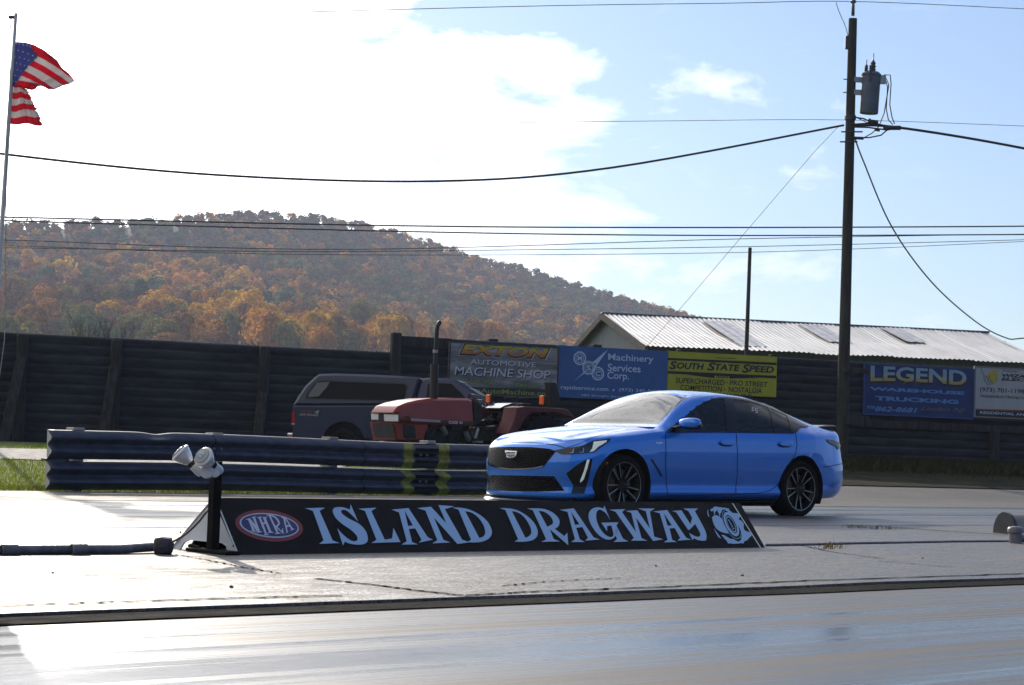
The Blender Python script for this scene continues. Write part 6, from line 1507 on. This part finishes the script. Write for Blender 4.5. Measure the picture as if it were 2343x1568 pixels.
sidepart('reverse_lens', mat('clear_lens', (.4, .4, .4), .2), [(62, 1178), (96, 1180), (96, 1197), (62, 1195)], -1.0, lambda x, z: .995, .008)
sidepart('body_line', mat('truck_trim', (.012, .012, .014), .4), [(82, 988), (1340, 990), (1340, 997), (82, 995)], -1.0, lambda x, z: .995, .006)
sidepart('body_line', mat('slate_shade', (.02, .026, .045), .4), [(80, 1222), (330, 1222), (372, 1190), (376, 1196), (335, 1232), (80, 1232)], -1.0, lambda x, z: .995, .004)
bx_ = sd_([(160, 1085), (350, 1100)])
mb = MB(); q = sd_([(160, 1080), (300, 1046), (300, 1080), (355, 1042), (145, 1100), (345, 1084)])
put_text(mb, 'FX', (q[0][0], q[0][1], q[1][0], q[1][1]), lambda u, v, h: Vector((u, -1.003, v)), shear=.2, bold=.02); mb.build('lettering', mat('decal_red', (.20, .03, .04), .5), pick, fix=False)
mb = MB(); put_text(mb, '4', (q[2][0], q[2][1], q[3][0], q[3][1]), lambda u, v, h: Vector((u, -1.003, v)), shear=.2, bold=.02); put_text(mb, 'OFF ROAD', (q[4][0], q[4][1], q[5][0], q[5][1]), lambda u, v, h: Vector((u, -1.003, v)), shear=.2, bold=.03); mb.build('lettering', mat('decal_grey', (.32, .33, .36), .5), pick, fix=False)
mb = MB(); q = sd_([(70, 1300), (30, 1345)]); mb.box((q[0][0] - .06, 0, (q[0][1] + q[1][1]) / 2), (.14, 1.9, .16), bev=.03); mb.build('bumper', M_chrome, pick)
for xx in (sd_([(615, 1400)])[0][0], sd_([(2340, 1400)])[0][0]):
    for sg in (-1, 1):
        e = empty('wheel', (xx, sg * .86, .385)); e.parent = pick
        q = MB(); q.lathe((0, 0, 0), (0, sg, 0), [(.22, .10), (.30, .125), (.36, .11), (.385, .08), (.385, -.10), (.22, -.12)], 32); q.build('tyre', M_rub, e, smooth=True, angle=R(45))
        q = MB(); q.lathe((0, 0, 0), (0, sg, 0), [(0, .09), (.09, .10), (.10, .06), (.2, .07), (.225, .105)], 24); q.build('rim', M_rim, e, smooth=True, angle=R(45))
mb = MB(); mb.box((2.6, 0, .62), (5.0, 1.5, .3)); mb.build('chassis', M_matte, pick)
for xx in (sd_([(615, 1400)])[0][0], sd_([(2340, 1400)])[0][0]):
    mb = MB(); mb.box((xx, 0, .80), (1.0, 1.86, .72)); mb.build('wheel_well', M_matte, pick)

# ---------------------------------------------------------------- red tractor
fo = at(*c3((1190, 1100)), 38.3); thd = -TU
TR = Frame((fo.x, fo.y, .20), thd); TR = Frame(TR.o - TR.l * .37, thd)
trc = empty('tractor', TR.o, 'red tractor with upright black exhaust and amber lamps, between the pickup and the sedan', 'tractor', rz=TR.rz())
M_red = mat('tractor_red', (.31, .022, .017), .38, coat=.2, coat_r=.1, var=.12, vscale=3)
M_blk = mat('engine_black', (.010, .010, .011), .6, var=.4, vscale=9)
S3 = lambda pts, y=.37: TR.side(y, pts, c3)
hood = S3([(1197, 1166), (1187, 1082), (1150, 1067), (1203, 1000), (1300, 962), (1420, 936), (1550, 918), (1800, 913), (1960, 915), (2005, 938), (2005, 1215), (1530, 1194)])
xr = hood[-2][0]
mb = MB(); mb.prism(hood, lambda x, z: .37 - .05 * max(0, (z - 1.1) / .35) ** 2, .045); mb.build('hood', M_red, trc, smooth=True, angle=R(28))
lowf = S3([(1140, 1170), (1525, 1190), (1470, 1366), (1178, 1362)]); mb = MB(); mb.prism(lowf, .355, .03); mb.build('nose_cowl', M_red, trc, smooth=True, angle=R(28))
plate('side_vent', M_blk, trc, S3([(1235, 1192), (1350, 1196), (1368, 1215), (1382, 1343), (1258, 1340), (1245, 1310)], .358), .360)
Fx = S3([(1187, 1120)])[0][0]
def fplate(name, m, pts, off, x=None, depth=.02):
    x = Fx if x is None else x
    q = TR.front(x + off, pts, c3); mb = MB(); mb.poly([q], lambda u, v, h: Vector((x + off - h, u, v)), depth=0); return mb.build(name, m, trc, fix=False)
xl = max(p[0] for p in lowf)
fplate('grille', M_blk, [(915, 1172), (1130, 1178), (1160, 1335), (945, 1332), (920, 1240)], .035, x=(xl + min(p[0] for p in lowf[-1:])) / 2 + .05)
M_hl = mat('headlamp_glass', (.55, .58, .60), .15, metal=.3, spec=.7)
fplate('headlight', M_hl, [(905, 1078), (983, 1081), (981, 1142), (907, 1140)], .008); fplate('headlight', M_hl, [(1040, 1085), (1190, 1090), (1190, 1160), (1044, 1158)], .008)
plate('headlight', M_hl, trc, S3([(1188, 1090), (1196, 1090), (1196, 1160), (1188, 1160)], .372), .374)
fplate('lamp_surround', M_blk, [(900, 1072), (1190, 1082), (1190, 1166), (902, 1160)], .004)
q = MB(); x1_, z1_ = S3([(1185, 1000)])[0]; tp = [TR.loc(on_plane(*c3(p), TR.o + Vector((0, 0, 1.30)), Vector((0, 0, 1)))) for p in [(960, 1040), (1010, 988), (1190, 990), (1150, 1050)]]
plate('stripe', mat('decal_silver', (.36, .36, .37), .4), trc, S3([(1330, 1127), (1640, 1148), (1640, 1172), (1330, 1157)], .374), .373)
plate('stripe', mat('decal_dark', (.03, .026, .027), .5), trc, S3([(1640, 1148), (2004, 1162), (2004, 1200), (1640, 1172)], .374), .373)
def ttext(body, a_, b_, m, y=.376, **kw):
    (x0, z0), (x1, z1) = S3([a_, b_], y); mb = MB(); put_text(mb, body, (x0, z0, x1, z1), lambda u, v, h: Vector((u, y, v)), **kw); mb.build('lettering', m, trc, fix=False)
ttext('CASE', (1725, 1185), (1825, 1158), mat('decal_white', (.62, .60, .60), .5), bold=.05); ttext('IH', (1842, 1188), (1872, 1160), mat('decal_white', (.62, .60, .60), .5), bold=.06)
ttext('c70', (1215, 1153), (1322, 1108), mat('decal_black', (.015, .012, .012), .5), bold=.03, shear=.2)
mb = MB(); mb.prism(S3([(2008, 925), (2050, 950), (2092, 990), (2085, 1190), (2008, 1214)], .36), .36, .03); mb.build('cowl', M_blk, trc, smooth=True, angle=R(30))
# engine and chassis
mb = MB(); e0 = S3([(1500, 1200)])[0]; e1 = S3([(2005, 1390)])[0]
mb.box(((e0[0] + e1[0]) / 2, 0, .75), (abs(e1[0] - e0[0]), .42, .62), bev=.03)
rt = random.Random(5)
for k in range(16):
    u = e0[0] + (e1[0] - e0[0]) * rt.random(); mb.box((u, .22 + rt.random() * .06, .55 + rt.random() * .45), (.08 + .12 * rt.random(), .1, .06 + .12 * rt.random()), bev=.01)
for k in range(5):
    u = e0[0] + (e1[0] - e0[0]) * rt.random(); mb.tube([(u, .26, .6), (u - .1, .29, .8), (u - .2, .27, 1.0)], .018, 8)
mb.build('engine', M_blk, trc, smooth=True, angle=R(35))
mb = MB(); 
for (a_, b_) in (((1650, 1215), (1690, 1290)), ((1900, 1270), (1945, 1390))):
    (x0, z0), (x1, z1) = S3([a_, b_], .3); mb.lathe((x0, .31, z0), (x1 - x0, 0, z1 - z0), [(0, 0), (.05, 0), (.055, .05), (.055, .15), (.04, .2), (0, .21)], 14)
mb.build('filter', mat('filter_grey', (.22, .22, .23), .35, metal=.5), trc, smooth=True, angle=R(40))
# exhaust
S0 = lambda pts, y=.20: TR.side(y, pts, c3)
mb = MB(); P = S0([(1570, 925), (1573, 700), (1577, 552)]); mb.tube([(P[0][0], .20, P[0][1]), (P[1][0], .20, P[1][1]), (P[2][0], .20, P[2][1])], .082, 20); ex = mb.build('muffler', mat('muffler_black', (.016, .015, .015), .5), trc, smooth=True, angle=R(40))
P = S0([(1582, 560), (1590, 400), (1597, 260), (1600, 200), (1608, 150), (1625, 118), (1637, 108)]); mb = MB(); mb.tube([(p[0], .20, p[1]) for p in P], [.040, .040, .042, .043, .043, .043, .042], 16); o = mb.build('stack', mat('muffler_black', (.016, .015, .015), .5), ex, smooth=True, angle=R(60))
mb = MB(); p = S0([(1586, 420)])[0]; mb.lathe((p[0], .20, p[1]), (0, 0, 1), [(.046, -.03), (.05, -.025), (.05, .025), (.046, .03)], 16); mb.build('clamp', M_metal, ex)
# operator station, fenders, rear wheels
S1 = lambda pts, y: TR.side(y, pts, c1)
fen = S1([(470, 285), (560, 272), (960, 292), (1010, 310), (1060, 365), (1085, 400), (1010, 385), (900, 345), (640, 340), (560, 400), (470, 560), (380, 560), (440, 420)], .70)
for sg in (1, -1):
    mb = MB(); mb.prism(fen, .20, .02, yc=sg * .56); mb.build('fender', mat('shaded_red', (.115, .012, .013), .5, var=.15, vscale=4), trc, smooth=True, angle=R(30))  # fender's shade is put into a darker red than the hood
wc = S1([(760, 560)], .7)[0]
for sg in (1, -1):
    e = empty('wheel', (wc[0], sg * .62, .62)); e.parent = trc
    q = MB(); q.lathe((0, 0, 0), (0, sg, 0), [(.32, .14), (.45, .19), (.57, .18), (.61, .12), (.61, -.12), (.57, -.18), (.32, -.16)], 36)
    for k in range(20):
        a = 2 * math.pi * k / 20
        for s2 in (-1, 1): q.box((math.cos(a + s2 * .06) * .625, s2 * .08, math.sin(a + s2 * .06) * .625), (.05, .17, .06), ax=(Vector((math.cos(a), 0, math.sin(a))), Vector((0, 1, 0)), Vector((-math.sin(a), 0, math.cos(a)))))
    q.build('tyre', M_rub, e, smooth=True, angle=R(40)); q = MB(); q.lathe((0, 0, 0), (0, sg, 0), [(0, .05), (.12, .06), (.14, .02), (.30, .04), (.33, .14)], 28); q.build('rim', mat('rim_grey', (.3, .3, .3), .5), e, smooth=True, angle=R(40))
    xf = S3([(1420, 1300)], .5)[0][0]; e = empty('wheel', (xf, sg * .56, .30)); e.parent = trc
    q = MB(); q.lathe((0, 0, 0), (0, sg, 0), [(.15, .09), (.22, .12), (.28, .11), (.30, .08), (.30, -.08), (.15, -.1)], 28); q.build('tyre', M_rub, e, smooth=True, angle=R(40)); q = MB(); q.lathe((0, 0, 0), (0, sg, 0), [(0, .03), (.1, .04), (.155, .08)], 20); q.build('rim', mat('rim_grey', (.3, .3, .3), .5), e)
mb = MB(); s_ = S1([(250, 290), (300, 262), (380, 238), (455, 235), (478, 262), (470, 300), (430, 330), (300, 320)], .05); mb.prism(s_, .26, .04); mb.build('seat_back', M_gloss, trc, smooth=True, angle=R(40))
s_ = S1([(130, 420), (180, 402), (300, 402), (430, 408), (400, 440), (150, 440)], .2); mb = MB(); mb.prism(s_, .24, .03); mb.build('seat', M_gloss, trc, smooth=True, angle=R(40))
s_ = S1([(130, 500), (400, 480), (480, 330), (960, 330), (1010, 560), (130, 640)], .25); mb = MB(); mb.prism(s_, .25, .03); mb.build('transmission', M_blk, trc)
# steering wheel
wq = S3([(2030, 935)], .0)[0]; mb = MB(); ax_ = Vector((-.55, 0, .83)).normalized(); mb.lathe((wq[0], 0, wq[1]), ax_, [(.19, .014), (.205, 0), (.19, -.014), (.176, 0), (.19, .014)], 28); b_ = Vector((.83, 0, .55)).normalized()
for a in (0, 2.1, 4.2): mb.tube([(wq[0], 0, wq[1]), tuple(Vector((wq[0], 0, wq[1])) + (Vector((0, 1, 0)) * math.cos(a) + b_ * math.sin(a)) * .19)], .012, 6)
mb.tube([(wq[0], 0, wq[1]), tuple(Vector((wq[0], 0, wq[1])) - ax_ * .5)], .03, 8); mb.build('steering_wheel', M_gloss, trc, smooth=True, angle=R(50))
# amber lamps on stalks and the folded roll bar
for (a_, b_, y) in (((172, 150), (222, 235), -.55), ((735, 160), (792, 255), .55)):
    q = S1([a_, b_], y); cx, cz = (q[0][0] + q[1][0]) / 2, (q[0][1] + q[1][1]) / 2; hgt = abs(q[0][1] - q[1][1])
    le = empty('lamp', (cx, y, cz)); le.parent = trc
    mb = MB(); mb.box((.035, 0, 0), (.05, .11, hgt), bev=.015); mb.build('lens', mat('amber_lamp_lens', (.80, .12, .01), .2, emit=(1, .16, .01), estr=.08), le)
    mb = MB(); mb.box((-.02, 0, 0), (.06, .13, hgt + .02), bev=.015); mb.tube([(-.02, 0, -hgt / 2), (-.03, 0, -hgt / 2 - .3)], .015, 6); mb.build('housing', M_blk, le)
rb_ = S1([(835, 20), (905, 22), (935, 120), (962, 255), (860, 300), (850, 200)], .50); 
for y in (.42,): mb = MB(); mb.prism(rb_, .08, .01, yc=y); mb.build('roll_bar', M_blk, trc)
mb = MB(); q = S1([(360, 185), (500, 182), (500, 190), (720, 182), (495, 140), (495, 240)], .15)
mb.tube([(q[0][0], .15, q[0][1]), (q[1][0], .15, q[1][1])], .022, 8); mb.tube([(q[2][0], .15, q[2][1]), (q[3][0], .15, q[3][1])], .018, 8); mb.tube([(q[4][0], .15, q[4][1]), (q[5][0], .15, q[5][1])], .014, 8)
(x0, z0), (x1, z1) = S1([(530, 238), (620, 275)], .3); mb.box(((x0 + x1) / 2, .3, (z0 + z1) / 2), (abs(x1 - x0), .12, abs(z1 - z0)), bev=.02); mb.build('control_levers', M_blk, trc, smooth=True, angle=R(40))
mb = MB(); q = S3([(2040, 1235), (2010, 1340)], .45); mb.tube([(q[0][0], .45, q[0][1]), (q[1][0], .45, q[1][1])], .03, 8); q = S1([(75, 650), (130, 648)], .5); mb.box((q[0][0], .5, q[0][1]), (.14, .16, .04), bev=.01); mb.build('step', M_metal, trc)
# ---------------------------------------------------------------- air
HAZE = True
if HAZE:
    mb = MB(); mb.box((0, 1000, 149), (3000, 2600, 302))
    m = bpy.data.materials.new('haze_air'); m.use_nodes = True; t = NT(m.node_tree); t.n.clear()
    v = t.add('ShaderNodeVolumePrincipled'); v.inputs['Color'].default_value = (.66, .75, 1, 1); v.inputs['Density'].default_value = .00022; v.inputs['Anisotropy'].default_value = .35
    o_ = t.add('ShaderNodeOutputMaterial'); t.link(v.outputs[0], o_.inputs['Volume'])
    o = mb.build('haze', m); tag(o, kind='stuff')
